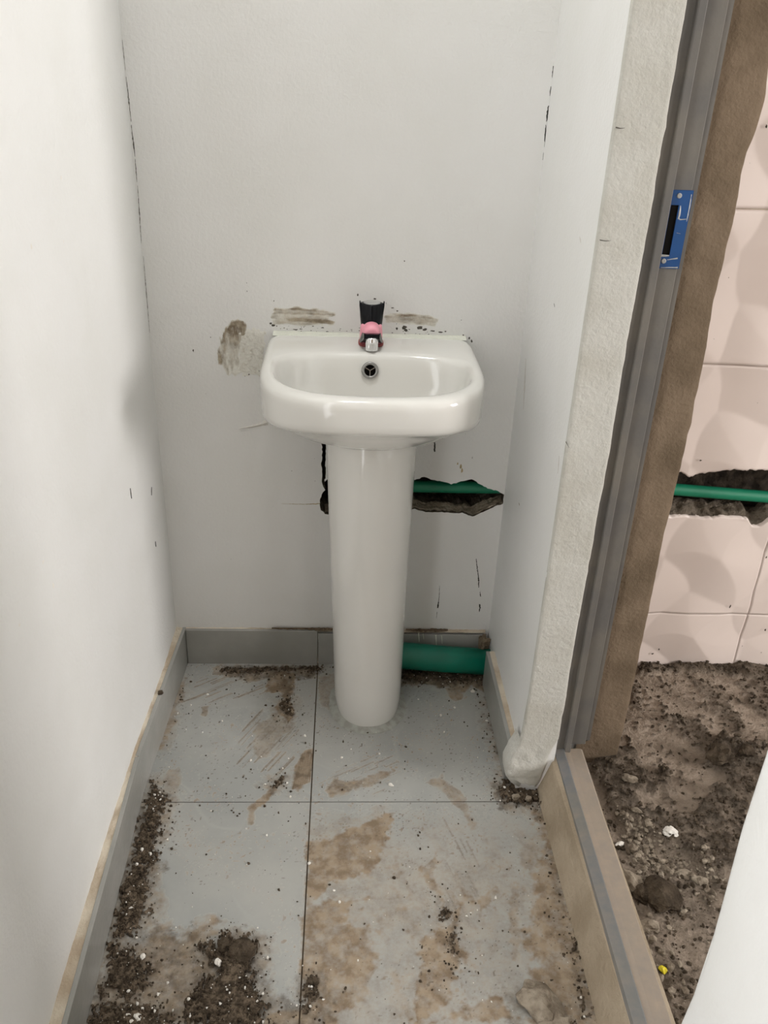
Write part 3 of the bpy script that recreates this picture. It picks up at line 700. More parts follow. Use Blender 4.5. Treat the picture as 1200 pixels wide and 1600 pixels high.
# ================================================================== DOOR FRAME
df = empty('door_frame', (.885, -.40, .085)); tag(df, 'grey steel door frame with stepped jamb beside the plastered partition', 'door frame')
prof = [(.846, -.375), (.846, -.404), (.8475, -.406), (.8660, -.406), (.8672, -.4105), (.8690, -.412), (.8785, -.412), (.8800, -.4105), (.8800, -.388), (.8812, -.3865), (.9165, -.3865), (.9180, -.385), (.9180, -.36), (.93, -.345), (.93, -.375)]
adopt(prism('jamb', prof, .085, 2.12, 2, M['steel']), df)
jm = [o for o in df.children][0]
# sill member lying on the curb
ysil = np.linspace(-1.09, -.402, 230)
pf = [(.8455, .080), (.8475, .0885), (.8655, .0915), (.8675, .0905), (.869, .0865), (.880, .0855), (.895, .0855), (.9045, .0858), (.9075, .084), (.9078, .0)]
rows = []; drt = []
for y in ysil:
    rw = []; dr_ = []
    for i, (x, z) in enumerate(pf):
        s_ = (-.012 * (-y - .40)) * (1 if i < 9 else .2)          # it runs slightly out of line with the jamb
        rw.append((x + s_, y, z)); dr_.append(0.16 if i < 2 else (.08 if i < 4 else .72))
    rows.append(rw); drt.append(dr_)
si = sheet('sill', np.array(rows), None, M['sill'], None, {'dirt': np.array(drt)}, smooth=False); adopt(si, df)
# strike plate
sp_e = []
plx0, plx1, plz0, plz1, ply = .8815, .9195, 1.064, 1.1795, -.3868
slot = (.8885, .9005, 1.0845, 1.158)
bm = bmesh.new()
def rect_ring(x0, x1, z0, z1): return [(x0, z0), (x1, z0), (x1, z1), (x0, z1)]
vo = [bm.verts.new((x, ply - .0022, z)) for x, z in rect_ring(plx0, plx1, plz0, plz1)]; vi = [bm.verts.new((x, ply - .0022, z)) for x, z in rect_ring(*slot)]
vo2 = [bm.verts.new((v.co.x, ply + .001, v.co.z)) for v in vo]; vi2 = [bm.verts.new((v.co.x, ply + .001, v.co.z)) for v in vi]
for i in range(4):
    j = (i + 1) % 4
    bm.faces.new((vo[i], vo[j], vi[j], vi[i])); bm.faces.new((vo[i], vo2[i], vo2[j], vo[j])); bm.faces.new((vi[i], vi[j], vi2[j], vi2[i]))
bmesh.ops.bevel(bm, geom=[e for e in bm.edges if all(abs(v.co.y - (ply - .0022)) < 1e-6 for v in e.verts) and (all(v in vo for v in e.verts))], offset=.0008, segments=2, affect='EDGES')
stp = frombm('strike_plate', bm, M['blue']); adopt(stp, df); tag(stp, 'blue painted strike plate with black latch slot')
def S(o): o.parent = stp; return o
S(box('latch_slot', (slot[0], ply - .0004, slot[2]), (slot[1], ply + .0006, slot[3]), M['dark']))
for zc, xc in ((1.1715, .8985), (1.0755, .893)):
    S(lathe('screw', [(.0002, .0028), (.0014, .0026), (.0032, .0034), (.0038, .0028), (.004, 0)], (xc, ply, zc), M['bare'], n=20, axis=Vector((0, -1, 0))))
# worn bare edges of the plate
def ribbon(name, pts, wid, nrm, m, parent=None, lift=.0004, seed=1, step=.004, rag=.35):
    rr_ = random.Random(seed); P_ = [Vector(q) for q in pts]; nrm = Vector(nrm); L_, Q, Wd = 0, [], []
    for i in range(len(P_) - 1):
        n_ = max(1, int((P_[i + 1] - P_[i]).length / step))
        for k_ in range(n_): Q.append(P_[i].lerp(P_[i + 1], k_ / n_)); a = wid[i] if isinstance(wid, (list, tuple)) else wid; b = wid[i + 1] if isinstance(wid, (list, tuple)) else wid; Wd.append(a + (b - a) * k_ / n_)
    Q.append(P_[-1]); Wd.append(wid[-1] if isinstance(wid, (list, tuple)) else wid)
    v, f = [], []
    for i, q in enumerate(Q):
        d = (Q[min(i + 1, len(Q) - 1)] - Q[max(i - 1, 0)]).normalized(); s_ = d.cross(nrm).normalized()
        h = Wd[i] / 2
        v += [q + s_ * h * (1 + rr_.uniform(-rag, rag)) + nrm * .0000, q + nrm * lift, q - s_ * h * (1 + rr_.uniform(-rag, rag))]
    for i in range(len(Q) - 1):
        a = i * 3; f += [(a, a + 1, a + 4, a + 3), (a + 1, a + 2, a + 5, a + 4)]
    return mesh(name, v, f, m, parent)
py_ = ply - .0023
S(ribbon('scratch', [(.9165, py_, 1.174), (.9172, py_, 1.156), (.9170, py_, 1.135)], [.001, .0016, .0008], (0, -1, 0), M['bare'], seed=2))
S(ribbon('scratch', [(.9030, py_, 1.1575), (.9040, py_, 1.149), (.9035, py_, 1.139), (.9065, py_, 1.1375), (.916, py_, 1.1385)], [.001, .003, .003, .0016, .001], (0, -1, 0), M['bare'], seed=3))
S(ribbon('scratch', [(.905, py_, 1.118), (.911, py_, 1.117)], [.001, .0006], (0, -1, 0), M['bare'], seed=4))
S(ribbon('scratch', [(.8865, py_, 1.0835), (.900, py_, 1.0835)], [.003, .002], (0, -1, 0), M['bare'], seed=5))
S(ribbon('scratch', [(.898, py_, 1.0775), (.914, py_, 1.080)], [.001, .0022], (0, -1, 0), M['bare'], seed=6))
S(ribbon('scratch', [(.890, py_, 1.0655), (.917, py_, 1.0662)], [.001, .0022], (0, -1, 0), M['bare'], seed=7))
# pale mortar line between jamb and cement reveal
ribbon('mortar_line', [(.9185, -.3565, z) for z in np.linspace(.09, 2.0, 60)], [.004 + .004 * float(vn(np.array(k_ * .37), np.array(0.), 4)) for k_ in range(60)], (0, -1, 0), M['mortar'], stub_in, lift=.004, seed=9)

# ================================================================== MARKS ON THE WALLS
def B(px, py): q = at(px, py, 1, 0); return (q[0], 0, q[2])
def smear(name, poly_px, res, shade, seed, soft=.004, stretch=(1, 1), parent=wb):
    """thin layer of mortar trowelled on the wall: outline, shade function, ragged edge"""
    P_ = [bw(*q) for q in poly_px]; xs2 = [q[0] for q in P_]; zs2 = [q[1] for q in P_]; mg = .012
    X, Z = np.meshgrid(np.arange(min(xs2) - mg, max(xs2) + mg, res), np.arange(min(zs2) - mg, max(zs2) + mg, res))
    n_ = fbm(X * stretch[0], Z * stretch[1], 140, 4, seed) - .5
    m_ = sst(-soft, soft, sdpoly(X, Z, P_) + n_ * soft * 3)
    a = np.clip(m_ * shade(X, Z, n_), 0, 1.2)
    Y = -.0002 - .0012 * m_ * (.5 + n_)
    return sheet(name, np.stack((X, Y, Z), -1), (m_ > .08), M['smear'], parent, {'m': a})
smear('mortar_smear', [(340, 562), (344, 535), (350, 518), (364, 502), (372, 501), (386, 508), (383, 522), (376, 540), (372, 556), (374, 585), (356, 584), (348, 572)], .0013,
      lambda x, z, n_: .55 + .5 * sst(.80, .845, z) * (1) + .5 * sst(.152, .140, x) - .45 * sst(.80, .745, z) * sst(.15, .165, x) + n_ * 1.2, 3, .004, (1.6, .5))
smear('mortar_smear', [(374, 520), (395, 515), (412, 520), (410, 560), (404, 584), (380, 586), (374, 560)], .0015, lambda x, z, n_: .12 + .9 * np.clip(n_ - .14, 0, 1) * 2, 13, .005)
smear('mortar_smear', [(426, 490), (430, 482), (445, 484), (460, 480), (480, 482), (500, 486), (523, 487), (522, 492), (508, 494), (522, 503), (520, 508), (500, 507), (470, 508), (440, 504), (428, 506), (424, 500)], .0013,
      lambda x, z, n_: .45 + .7 * np.exp(-((z - .8655 + .02 * (x - .3)) / .005) ** 2) * sst(.27, .29, x) + .45 * np.exp(-((z - .888) / .003) ** 2) + .35 * np.exp(-((z - .879) / .002) ** 2) + n_, 5, .003, (.4, 1.8))
smear('mortar_smear', [(602, 492), (625, 490), (650, 491), (672, 495), (684, 500), (680, 509), (660, 508), (630, 505), (603, 503)], .0013, lambda x, z, n_: .52 + .35 * np.exp(-((z - .882) / .003) ** 2) + n_ * .9, 6, .003, (.4, 1.8))
# dark broken spots under the smears, above the basin
def spots(name, lst, seed, m, parent):
    """small irregular chips in the paint"""
    rr_ = random.Random(seed); v, f = [], []
    for (c, ax, az, rx, rz, nrm) in lst:
        k0 = len(v); n_ = 9; c = Vector(c)
        v.append(c + Vector(nrm) * .0006)
        for i in range(n_):
            q = 2 * math.pi * i / n_; s_ = rr_.uniform(.55, 1.25); v.append(c + Vector(ax) * rx * s_ * math.cos(q) + Vector(az) * rz * s_ * math.sin(q) + Vector(nrm) * .0002)
        for i in range(n_): f.append((k0, k0 + 1 + (i + 1) % n_, k0 + 1 + i))
    o = mesh(name, v, f, m, parent); o['kind'] = 'stuff'; return o
X_, Y_, Z_ = (1, 0, 0), (0, 1, 0), (0, 0, 1)
dk = []
def spot(px, py, w_, h_): dk.append((B(px, py), X_, Z_, w_ * .00068, h_ * .00068, (0, -1, 0)))
for q in [(427, 508, 5, 5), (423, 505, 4, 3), (620, 513, 4, 5), (632, 511, 9, 7), (634, 516, 5, 4), (656, 512, 10, 5), (664, 515, 7, 4), (676, 517, 8, 2), (688, 519, 9, 2), (696, 518, 4, 2), (462, 515, 8, 2), (470, 514, 5, 2), (504, 512, 6, 2), (512, 518, 5, 1.5),
          (559, 461, 2, 4), (586, 467, 6, 2.5), (565, 473, 3, 4), (614, 481, 5, 1.5), (621, 486, 4, 2), (632, 408, 2.5, 3), (428, 470, 1.5, 2), (386, 455, 1.5, 2), (302, 548, 2, 5), (329, 527, 1.5, 2),
          (724, 524, 4, 3), (733, 528, 3, 4), (737, 533, 3, 5), (382, 551, 2, 5), (396, 575, 3, 4), (389, 585, 4, 4), (408, 562, 2, 8), (738, 715, 1, 4)]: spot(*q)
rs = random.Random(21)
for _ in range(60):
    x = rs.uniform(425, 700); spot(x, 512 + (x - 425) * .02 + rs.uniform(-4, 8), rs.uniform(.8, 3), rs.uniform(.6, 1.6))
for _ in range(30): spot(rs.uniform(376, 412), rs.uniform(525, 590), rs.uniform(.8, 2), rs.uniform(1, 3))
for _ in range(16): spot(rs.uniform(280, 780), rs.uniform(380, 960), rs.uniform(.6, 1.2), rs.uniform(.6, 1.6))
spots('paint_chips', dk, 2, M['crack'], wb)
ol = [((B(720, 728)), X_, Z_, .003, .006, (0, -1, 0)), (B(715, 724), X_, Z_, .002, .003, (0, -1, 0)), (B(722, 735), X_, Z_, .002, .007, (0, -1, 0))]
M['stain'] = mat('yellowish_stain', lin(176, 160, 124), .8, .2, var=.2, vscale=100)
spots('stain_spots', ol, 4, M['stain'], wb)
# drips and cracks
def drip(px, wid, seed, m=None): ribbon('crack', [B(*q) for q in px], [q * .00068 for q in wid], (0, -1, 0), m or M['crack'], wb, seed=seed, rag=.6, step=.003)
M['drip'] = mat('black_drip', lin(46, 44, 40), .7, .3)
drip([(744, 873), (746, 890), (748, 905), (748, 918)], [2, 3, 4, 2], 1, M['drip']); drip([(750, 925), (751, 932)], [2, 3], 2, M['drip']); drip([(749, 944), (750, 948), (749, 956)], [5, 6, 2], 3, M['drip'])
drip([(687, 915), (686, 935), (684, 950)], [1, 1.5, 5], 4, M['drip']); drip([(683, 956), (682, 966)], [1.2, .8], 5, M['drip'])
drip([(679, 690), (679, 706)], [5, 4.5], 6, M['drip'])
drip([(440, 787), (475, 788), (500, 787)], [1, 2, 3.5], 7, M['stain'])
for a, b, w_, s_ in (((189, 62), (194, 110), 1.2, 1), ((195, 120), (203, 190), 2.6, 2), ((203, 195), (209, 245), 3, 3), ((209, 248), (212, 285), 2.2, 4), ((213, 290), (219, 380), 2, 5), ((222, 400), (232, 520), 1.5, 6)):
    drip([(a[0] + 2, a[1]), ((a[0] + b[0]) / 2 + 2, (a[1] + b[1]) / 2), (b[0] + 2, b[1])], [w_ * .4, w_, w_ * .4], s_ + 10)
for a, b, w_ in (((866, 103), (864, 122), 4), ((862, 135), (860, 150), 2.5), ((858, 165), (855, 190), 5), ((854, 195), (852, 232), 4), ((851, 238), (849, 250), 3)):
    drip([(a[0] - 1, a[1]), ((a[0] + b[0]) / 2 - 1, (a[1] + b[1]) / 2), (b[0] - 1, b[1])], [w_ * .5, w_, w_ * .4], int(a[1]), M['drip'])
M['flap'] = mat('lifted_paint_edge', lin(206, 203, 196), .6, .3)
ribbon('paint_flap', [B(374, 669), B(395, 666), B(418, 660)], [.001, .006, .010], (0, -1, 0), M['flap'], wb, lift=.002, seed=3)
M['brown'] = mat('brown_mortar_remains', lin(120, 104, 86), .95, .1, col2=lin(84, 72, 58), vscale=90, bump=.003, bscale=200)
for i, (a, b, w_) in enumerate((((425, 980), (480, 981), .006), ((470, 981), (522, 984), .012), ((634, 986), (700, 985), .014), ((655, 984), (690, 983), .008))):
    qa = at(*a, 2, .1035); qb = at(*b, 2, .1035); ribbon('mortar_remains', [(qa[0], -.006, .1025), ((qa[0] + qb[0]) / 2, -.006, .1025), (qb[0], -.006, .1025)], [w_ * .4, w_, w_ * .6], (0, 0, 1), M['brown'], sb, lift=.0035, seed=i + 30, rag=.5)
for i, (x_, y0_, y1_, w_) in enumerate(((654, 988, 1003, .003), (661, 990, 999, .002), (681, 992, 1008, .003), (690, 993, 1006, .002), (497, 990, 1003, .0015))):
    qa = at(x_, y0_, 1, -.0135); qb = at(x_ + 1, y1_, 1, -.0135); ribbon('cement_run', [(qa[0], -.0135, qa[2]), (qb[0], -.0135, qb[2])], [w_, w_ * .5], (0, -1, 0), M['seal'], sb, seed=i)
def Fw(px, py): q = at(px, py, 1, -.4385); return (q[0], -.4385, q[2])
for i, (a, b, w_) in enumerate((((962, 199), (976, 200), .0016), ((937, 375), (955, 376), .0012), ((884, 690), (890, 700), .001))):
    ribbon('crack', [Fw(*a), Fw((a[0] + b[0]) / 2, (a[1] + b[1]) / 2 + 1), Fw(*b)], [w_, w_ * .8, w_ * .3], (0, -1, 0), M['crack'], stub_in, seed=i)
# marks on the left wall and on the partition
def Lw(px, py): q = at(px, py, 0, -.002); return (float(xw(q[1])) , q[1], q[2])
for i, (a, b, w_) in enumerate((((204, 763), (206, 779), .006), ((235, 761), (235, 774), .007), ((241, 846), (242, 854), .010))):
    ribbon('scuff', [Lw(*a), Lw((a[0] + b[0]) / 2, (a[1] + b[1]) / 2), Lw(*b)], [w_ * .2, w_ * .6, w_ * .2], (1, 0, 0), M['drip'], wl, seed=i, lift=.0012)
wsp = [(Lw(x, y), Y_, Z_, a * .0015, b * .0012, (1, 0, 0)) for x, y, a, b in ((75, 878, 3, 2), (91, 915, 2, 5), (38, 977, 2, 2), (57, 385, 2, 4), (102, 278, 2, 3), (106, 378, 1.5, 2))]
spots('filler_spots', wsp, 9, M['chip'], wl)
M['rust'] = mat('brown_scuff', lin(150, 132, 106), .8, .2, var=.2, vscale=80)
def Rw(px, py): q = at(px, py, 0, W); return (W - .0003, q[1], q[2])
for i, (a, b, w_, m_) in enumerate((((822, 560), (818, 640), .012, M['flap']), ((874, 712), (872, 740), .006, M['flap']), ((811, 786), (812, 790), .005, M['rust']), ((906, 370), (908, 380), .004, M['flap']), ((866, 474), (867, 480), .003, M['drip']))):
    ribbon('scuff', [Rw(*a), Rw((a[0] + b[0]) / 2, (a[1] + b[1]) / 2), Rw(*b)], [w_ * .3, w_, w_ * .2], (-1, 0, 0), m_, stub_in, seed=i)
# broken render lump where the drain pipe enters the partition
def rock(name, loc, size, seed, m, flat=.7, sub=3, rough=.28, rot=0):
    bm = bmesh.new(); bmesh.ops.create_icosphere(bm, subdivisions=sub, radius=1)
    for v in bm.verts:
        d = v.co.normalized(); q = d * 1.3 + Vector((seed * 3.7, seed * 1.3, seed * 7.1))
        k_ = 1 + rough * (mnoise.noise(q) * 1.6 + mnoise.noise(q * 2.3) * .8 + mnoise.noise(q * 5) * .3)
        c = d * k_
        v.co = Vector((c.x * size[0], c.y * size[1], max(c.z, -flat) * size[2]))
        v.co.rotate(Matrix.Rotation(rot, 3, 'Z'))
    o = frombm(name, bm, m, None, sub > 3); zmin = min(v.co.z for v in o.data.vertices)
    o.location = (loc[0], loc[1], loc[2] - zmin); return o
lp = rock('mortar_lump', (.754, -.033, .062), (.014, .012, .024), 4, M['lump'], .9, 3, .3); tag(lp, 'grey brown mortar lump wedged above the drain pipe in the corner', 'mortar')

# ================================================================== SOIL, CRUMBS AND STONES ON THE ALCOVE FLOOR
rsd = .0025
X, Y = np.meshgrid(np.arange(.005, .84, rsd), np.arange(-.97, -.012, rsd))
n1 = fbm(X, Y, 30, 4, 51) - .5; n2 = fbm(X, Y, 200, 3, 52) - .5
Hh = np.zeros_like(X); Kk = np.zeros_like(X)
for poly, h, e, dn in soil_p:
    sd = sdpoly(X, Y, poly) + n1 * e * 2.6 + n2 * e * 4.5 - (1 - dn) * e * 2.2 - e * .35
    m_ = sst(-e * .5, e * 1.0, sd); Kk = np.maximum(Kk, m_ * (dn > 0)); Hh = np.maximum(Hh, m_ * h * .7 * (.35 + 1.2 * fbm(X, Y, 34, 3, 53)))
Hh = Hh + Kk * .006 * (fbm(X, Y, 150, 3, 54) - .35)
so = sheet('loose_soil', np.stack((X, Y, np.maximum(Hh, -.0005) + .0004), -1), Kk > .16, M['soil'])
tag(so, 'loose dark brown soil swept along the edges of the alcove floor', 'soil', kind='stuff')

ICO = None
def ico_data():
    bm = bmesh.new(); bmesh.ops.create_icosphere(bm, subdivisions=1, radius=1)
    v = np.array([q.co[:] for q in bm.verts]); f = np.array([[w_.index for w_ in q.verts] for q in bm.faces]); bm.free(); return v, f
IV, IF = ico_data()
def crumbs(name, P_, S_, m, label, cat, seed, parent=None):
    g = np.random.default_rng(seed); n_ = len(P_); V = np.repeat(IV[None], n_, 0) * (1 + g.uniform(-.35, .35, (n_, len(IV), 1)))
    V = V * (np.array(S_)[:, None, None] * g.uniform(.6, 1.3, (n_, 1, 3))) + np.array(P_)[:, None, :]
    F = IF[None] + (np.arange(n_) * len(IV))[:, None, None]
    o = mesh(name, V.reshape(-1, 3), F.reshape(-1, 3).tolist(), m, parent); tag(o, label, cat, kind='stuff'); return o
g = np.random.default_rng(5)
def scatter(n_, x0, x1, y0, y1, dens, smin, smax):
    P_, S_ = [], []
    x = g.uniform(x0, x1, n_ * 8); y = g.uniform(y0, y1, n_ * 8); d = dens(x, y); kp = g.uniform(0, 1, n_ * 8) < d
    x, y = x[kp][:n_], y[kp][:n_]; s = smin + (smax - smin) * g.uniform(0, 1, len(x)) ** 3.2
    return x, y, s
def soil_h(x, y):
    i = np.clip(((y + .97) / rsd).astype(int), 0, X.shape[0] - 1); j = np.clip(((x - .005) / rsd).astype(int), 0, X.shape[1] - 1)
    return Hh[i, j], Kk[i, j]
def dens(x, y):
    h, k_ = soil_h(x, y); near = np.zeros_like(x)
    for poly, hh, e, dn in soil_p:
        if dn: near = np.maximum(near, sst(-.05, 0, sdpoly(x, y, poly)) ** 2 * dn)
    return np.clip(.9 * k_ + .16 * near + .004 + .012 * sst(.45, .7, fbm(x, y, 12, 3, 60)), 0, 1)
x, y, s = scatter(9000, .024, .815, -.95, -.02, dens, .0004, .0028)
ok = ~((x > .752) & (y > -.437)) & ~((np.hypot(x - .467, (y + .16)) < .095))
x, y, s = x[ok], y[ok], s[ok]; h, k_ = soil_h(x, y)
crumbs('soil_crumbs', np.stack((x, y, np.maximum(h * (k_ > .16), 0) + s * .5), -1), s, M['clod'], 'dark crumbs of soil scattered over the grey floor tiles', 'soil', 3)
x, y, s = scatter(480, .024, .81, -.95, -.05, lambda a, b: np.clip(dens(a, b) + .03, 0, 1), .0008, .0034)
ok = ~((x > .752) & (y > -.437)) & ~((np.hypot(x - .467, (y + .16)) < .095)); x, y, s = x[ok], y[ok], s[ok]; h, k_ = soil_h(x, y)
crumbs('plaster_crumbs', np.stack((x, y, np.maximum(h * (k_ > .16), 0) + s * .6), -1), s, M['chip'], 'white plaster crumbs scattered among the soil on the alcove floor', 'plaster', 4)

def put(name, px, py, size, seed, m, label, cat, z=0, rot=0, flat=.6, rough=.28, group=None):
    x, y = fl(px, py, z + size[2] * .5); o = rock(name, (x, y, z - .001), size, seed, m, flat, 3, rough, rot); tag(o, label, cat, group); return o
put('cement_chunk', 845, 1566, (.026, .040, .014), 2, M['stone'], 'pale brown flat cement chunk beside the curb at the bottom edge', 'stone', rot=.5)
put('cement_chunk', 868, 1604, (.028, .012, .010), 8, M['stone'], 'pale cement sliver cut by the bottom edge beside the flat chunk', 'stone', rot=.1)
put('soil_clod', 379, 1486, (.020, .020, .014), 5, M['clod'], 'large brown clod on the soil heap left of the floor joint', 'clod', z=.008)
put('soil_clod', 352, 1478, (.014, .012, .012), 6, M['clod'], 'smaller brown clod at the tip of the soil heap', 'clod', z=.004)
put('soil_clod', 489, 1533, (.009, .008, .007), 7, M['clod'], 'round dark clod beside the long floor joint', 'clod')
put('pebble', 616, 1371, (.0034, .003, .003), 9, M['clod'], 'lone dark pebble in the middle of the near right tile', 'pebble')
put('plaster_chip', 341, 1503, (.005, .007, .004), 3, M['chip'], 'white plaster chip lying on the soil heap', 'plaster chip', z=.010, rot=.6)
put('plaster_chip', 215, 1588, (.006, .005, .004), 4, M['chip'], 'white plaster chip in soil at the bottom left corner', 'plaster chip', z=.005)
put('plaster_chip', 223, 1494, (.004, .005, .003), 5, M['chip'], 'white plaster chip on soil beside the left skirting', 'plaster chip', z=.004)
put('plaster_chip', 611, 1226, (.006, .003, .003), 6, M['chip'], 'small white sliver on the tile in front of the pedestal', 'plaster chip', rot=-.5)
put('plaster_chip', 739, 1080, (.005, .004, .004), 7, M['chip'], 'small white chip on the floor below the green drain pipe', 'plaster chip')
put('plaster_chip', 806, 1245, (.008, .007, .006), 11, M['stone'], 'pale chip in the rubble under the broken partition foot', 'plaster chip', z=.008)
put('pebble', 826, 1248, (.007, .006, .006), 12, M['stone'], 'grey pebble in the rubble under the broken partition foot', 'pebble', z=.008)
put('pebble', 251, 1082, (.0055, .0075, .004), 13, M['clod'], 'black pebble lying on the ledge of the left skirting', 'pebble', z=.100)

# ================================================================== FLOOR OF THE NEXT ROOM
def grid_room(x0, x1, y0, y1, res):
    nx = int((x1 - x0) / res) + 1; ny = int((y1 - y0) / res) + 1
    return np.meshgrid(np.linspace(x0, x1, nx), np.linspace(y0, y1, ny))
dark_p = [
 (PX([(1000, 1040), (1200, 1040), (1215, 1062), (1150, 1058), (1080, 1050), (1000, 1054)]), .95, .008, .010),
 (PX([(925, 1190), (985, 1165), (1010, 1205), (1050, 1205), (1045, 1240), (1010, 1235), (985, 1262), (945, 1250)]), .95, .014, .014),
 (PX([(950, 1262), (1000, 1270), (1035, 1280), (1075, 1275), (1100, 1262), (1120, 1240), (1160, 1250), (1190, 1200), (1170, 1290), (1140, 1370), (1110, 1362), (1080, 1345), (1035, 1325), (1000, 1300), (965, 1290)]), .95, .016, .018),
 (PX([(1100, 1180), (1130, 1160), (1165, 1172), (1200, 1170), (1210, 1250), (1160, 1262), (1140, 1220), (1115, 1205)]), .95, .014, .018),
 (PX([(1050, 1130), (1080, 1120), (1110, 1150), (1130, 1165), (1110, 1185), (1080, 1165)]), .6, .014, .006),
 (PX([(1080, 1060), (1110, 1065), (1150, 1120), (1170, 1150), (1140, 1140), (1110, 1110)]), .6, .012, .004),
 (PX([(1150, 1070), (1200, 1065), (1210, 1130), (1180, 1110)]), .6, .012, .005),
 (PX([(985, 1060), (1000, 1070), (1000, 1110), (985, 1100)]), .5, .01, .004),
 (PX([(1040, 1590), (1050, 1530), (1090, 1520), (1075, 1600)]), .6, .012, .006),
]
X2, Y2 = grid_room(.908, 1.70, -1.10, .011, .004)
a1 = fbm(X2, Y2, 18, 5, 71) - .5; a2 = fbm(X2, Y2, 80, 4, 72) - .5
D2 = np.zeros_like(X2); H2 = np.zeros_like(X2)
for poly, s_, e, h in dark_p:
    sd = sdpoly(X2, Y2, poly) + a1 * e * 3 + a2 * e * 1.5; m_ = sst(-e * .6, e * .6, sd)
    D2 = np.maximum(D2, m_ * s_ * (.8 + a2)); H2 = np.maximum(H2, m_ * h * (.4 + 1.3 * (a1 + .5)))
near = sst(-.50, -.60, Y2)                 # rubble bed in the near half
D2 = np.maximum(D2, near * (.32 + .8 * np.clip(a1, -.2, .4)))
spk2 = sst(.78, .85, vn(X2 * 120, Y2 * 120, 73)); D2 = np.maximum(D2, .8 * spk2)
# trowel ridges of the smeared cement
rid = np.sin((X2 * .8 + Y2 * .55) * 420 + a1 * 16) * .0009 * (1 - D2) * sst(.35, .6, fbm(X2, Y2, 9, 2, 77))
Z2 = H2 + .010 * a1 + .006 * a2 * (1 + D2) + rid + near * (.006 * (fbm(X2, Y2, 60, 3, 74) - .3)) + .004 * spk2
Z2 = np.where(X2 < .915, np.minimum(Z2, .01), Z2)
rb = sheet('rubble_floor', np.stack((X2, Y2, Z2), -1), None, M['soil_mix'], None, {'dark': np.clip(D2, 0, 1.1)})
tag(rb, 'uneven soil and smeared cement covering the floor beyond the doorway', 'rubble', kind='stuff')
X3, Y3 = grid_room(1.70, 4.5, -1.10, .011, .03); s3 = sheet('rubble_floor_far', np.stack((X3, Y3, .005 * fbm(X3, Y3, 20, 3, 3)), -1), None, M['soil_mix'], rb, {'dark': .4 + 0 * X3})
X3, Y3 = grid_room(.908, 4.5, -3.2, -1.10, .03); s4 = sheet('rubble_floor_near', np.stack((X3, Y3, .005 * fbm(X3, Y3, 20, 3, 3)), -1), None, M['soil_mix'], rb, {'dark': .4 + 0 * X3})
def h2(x, y):
    i = np.clip(np.round((y + 1.10) / (1.111 / (X2.shape[0] - 1))).astype(int), 0, X2.shape[0] - 1); j = np.clip(np.round((x - .908) / (.792 / (X2.shape[1] - 1))).astype(int), 0, X2.shape[1] - 1)
    return Z2[i, j], D2[i, j]
def d2(x, y):
    z, d = h2(x, y); return np.clip(.05 + .9 * d, 0, 1)
x, y, s = scatter(5200, .925, 1.6, -1.0, -.01, d2, .0007, .0050)
ok = ~((x < 1.012) & (y > -.352)); x, y, s = x[ok], y[ok], s[ok]; z, _ = h2(x, y)
crumbs('soil_crumbs', np.stack((x, y, z + s * .4), -1), s, M['clod'], 'dark soil crumbs strewn over the floor beyond the doorway', 'soil', 6)
gp = PX([(960, 1275), (1000, 1290), (1040, 1320), (1075, 1345), (1120, 1365), (1130, 1380), (1060, 1372), (1000, 1368), (985, 1340)])
def dg(x, y): return np.clip(sst(-.012, .015, sdpoly(x, y, gp)) + .10 * sst(-.58, -.62, y), 0, 1)
x, y, s = scatter(950, .93, 1.3, -1.0, -.42, dg, .0016, .0074); z, _ = h2(x, y)
crumbs('gravel', np.stack((x, y, z + s * .35), -1), s, M['stone'], 'pale gravel patch beside the curb beyond the doorway', 'gravel', 7)
def put2(name, px, py, size, seed, m, label, cat, rot=0, flat=.6, rough=.28):
    x, y = fl(px, py, .008 + size[2] * .5); z, _ = h2(np.array([x]), np.array([y])); o = rock(name, (x, y, float(z[0]) - .003), size, seed, m, flat, 3, rough, rot); tag(o, label, cat); return o
put2('stone', 982, 1223, (.017, .010, .009), 21, M['stone'], 'pale oblong stone on dark soil near the cement reveal', 'stone', -.5)
put2('plaster_chip', 1046, 1306, (.012, .014, .007), 22, M['chip'], 'white angular plaster chip on the dark soil beyond the doorway', 'plaster chip', .7, .5, .4)
put2('stone', 989, 1372, (.016, .030, .016), 23, M['stone'], 'tall grey stone leaning beside the curb', 'stone', .35)
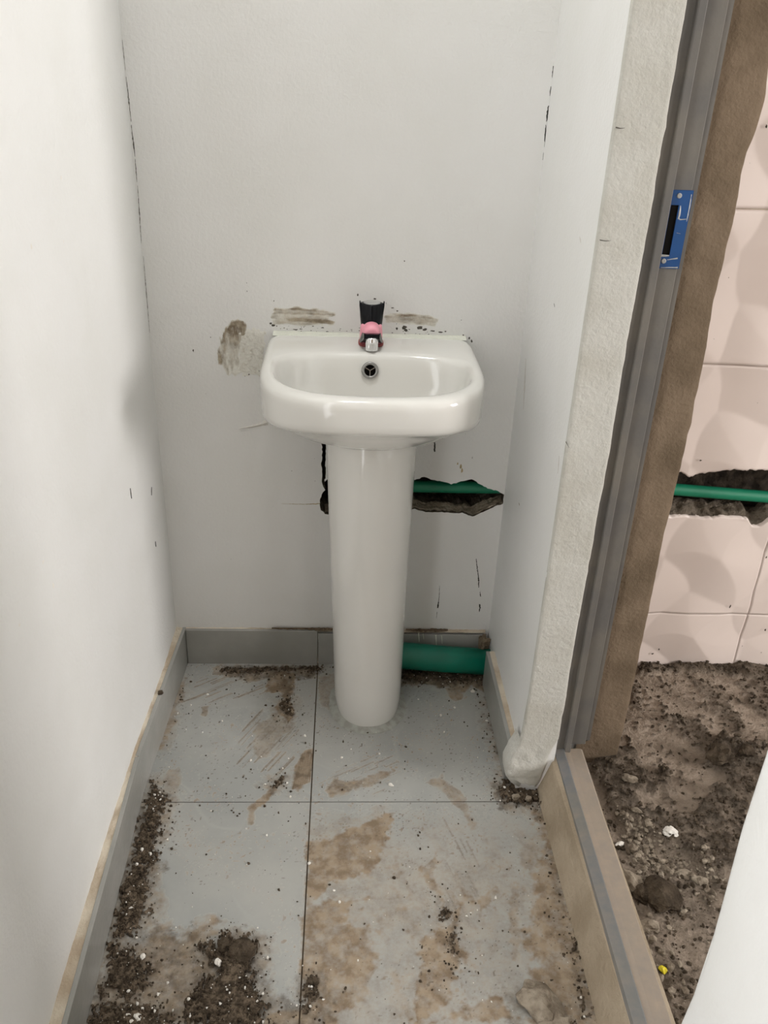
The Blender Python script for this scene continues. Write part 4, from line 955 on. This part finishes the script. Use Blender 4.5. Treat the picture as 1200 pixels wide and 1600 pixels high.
put2('stone', 1016, 1443, (.018, .013, .010), 24, M['stone'], 'rounded stone just below the dark clump', 'stone', .2)
put2('soil_clump', 1032, 1392, (.034, .034, .022), 25, M['clod'], 'big round dark damp soil clump beyond the curb', 'clump', 0, .5, .22)
put2('soil_clod', 1003, 1392, (.016, .016, .014), 26, M['clod'], 'brown clod between grey stone and dark clump', 'clod')
put2('stone', 1072, 1360, (.015, .010, .008), 27, M['stone'], 'tan stone in the gravel above the dark clump', 'stone', -.3)
put2('stone', 1095, 1372, (.014, .010, .008), 28, M['stone'], 'tan stone right of the gravel patch near the white wall', 'stone', -.4)
put2('soil_clod', 1125, 1185, (.030, .024, .020), 29, M['clod'], 'large dark clod on the heap far beyond the doorway', 'clod')
put2('soil_clod', 1165, 1182, (.016, .014, .014), 30, M['clod'], 'dark clod at the right of the far heap', 'clod')
put2('plaster_chip', 969, 1316, (.010, .005, .005), 31, M['chip'], 'white sliver of plaster against the curb', 'plaster chip', .5)
put2('stone', 993, 1274, (.010, .006, .006), 32, M['stone'], 'small tan stone between dark soil bands', 'stone', -.6)
put2('yellow_scrap', 1036, 1514, (.006, .007, .004), 33, M['yellow'], 'small yellow plastic scrap near the curb', 'scrap', .3, .5, .3)
# soil splashes on the tiled wall
ts = []
for px, py, a, b in ((1141, 948, 3, 8), (1056, 1000, 5, 7), (1063, 1003, 3, 4), (1030, 1015, 3, 5), (1020, 1022, 5, 3), (1012, 1035, 4, 2), (1198, 871, 3, 6), (1196, 985, 4, 5), (1126, 871, 1, 4), (1095, 720, 4, 2.5), (1160, 1010, 2, 2), (1085, 1002, 1.5, 1.5), (1115, 1016, 1.5, 1.5), (1190, 1020, 2, 2), (1198, 197, 3, 5), (1139, 434, 1.5, 1.5), (1172, 255, 1, 1), (1116, 530, 1, 1), (1184, 630, 1, 1)):
    q = at(px, py, 1, -.014); ts.append(((q[0], -.0125, q[2]), X_, Z_, a * .0007, b * .0007, (0, -1, 0)))
spots('soil_splashes', ts, 6, M['clod'], wo)
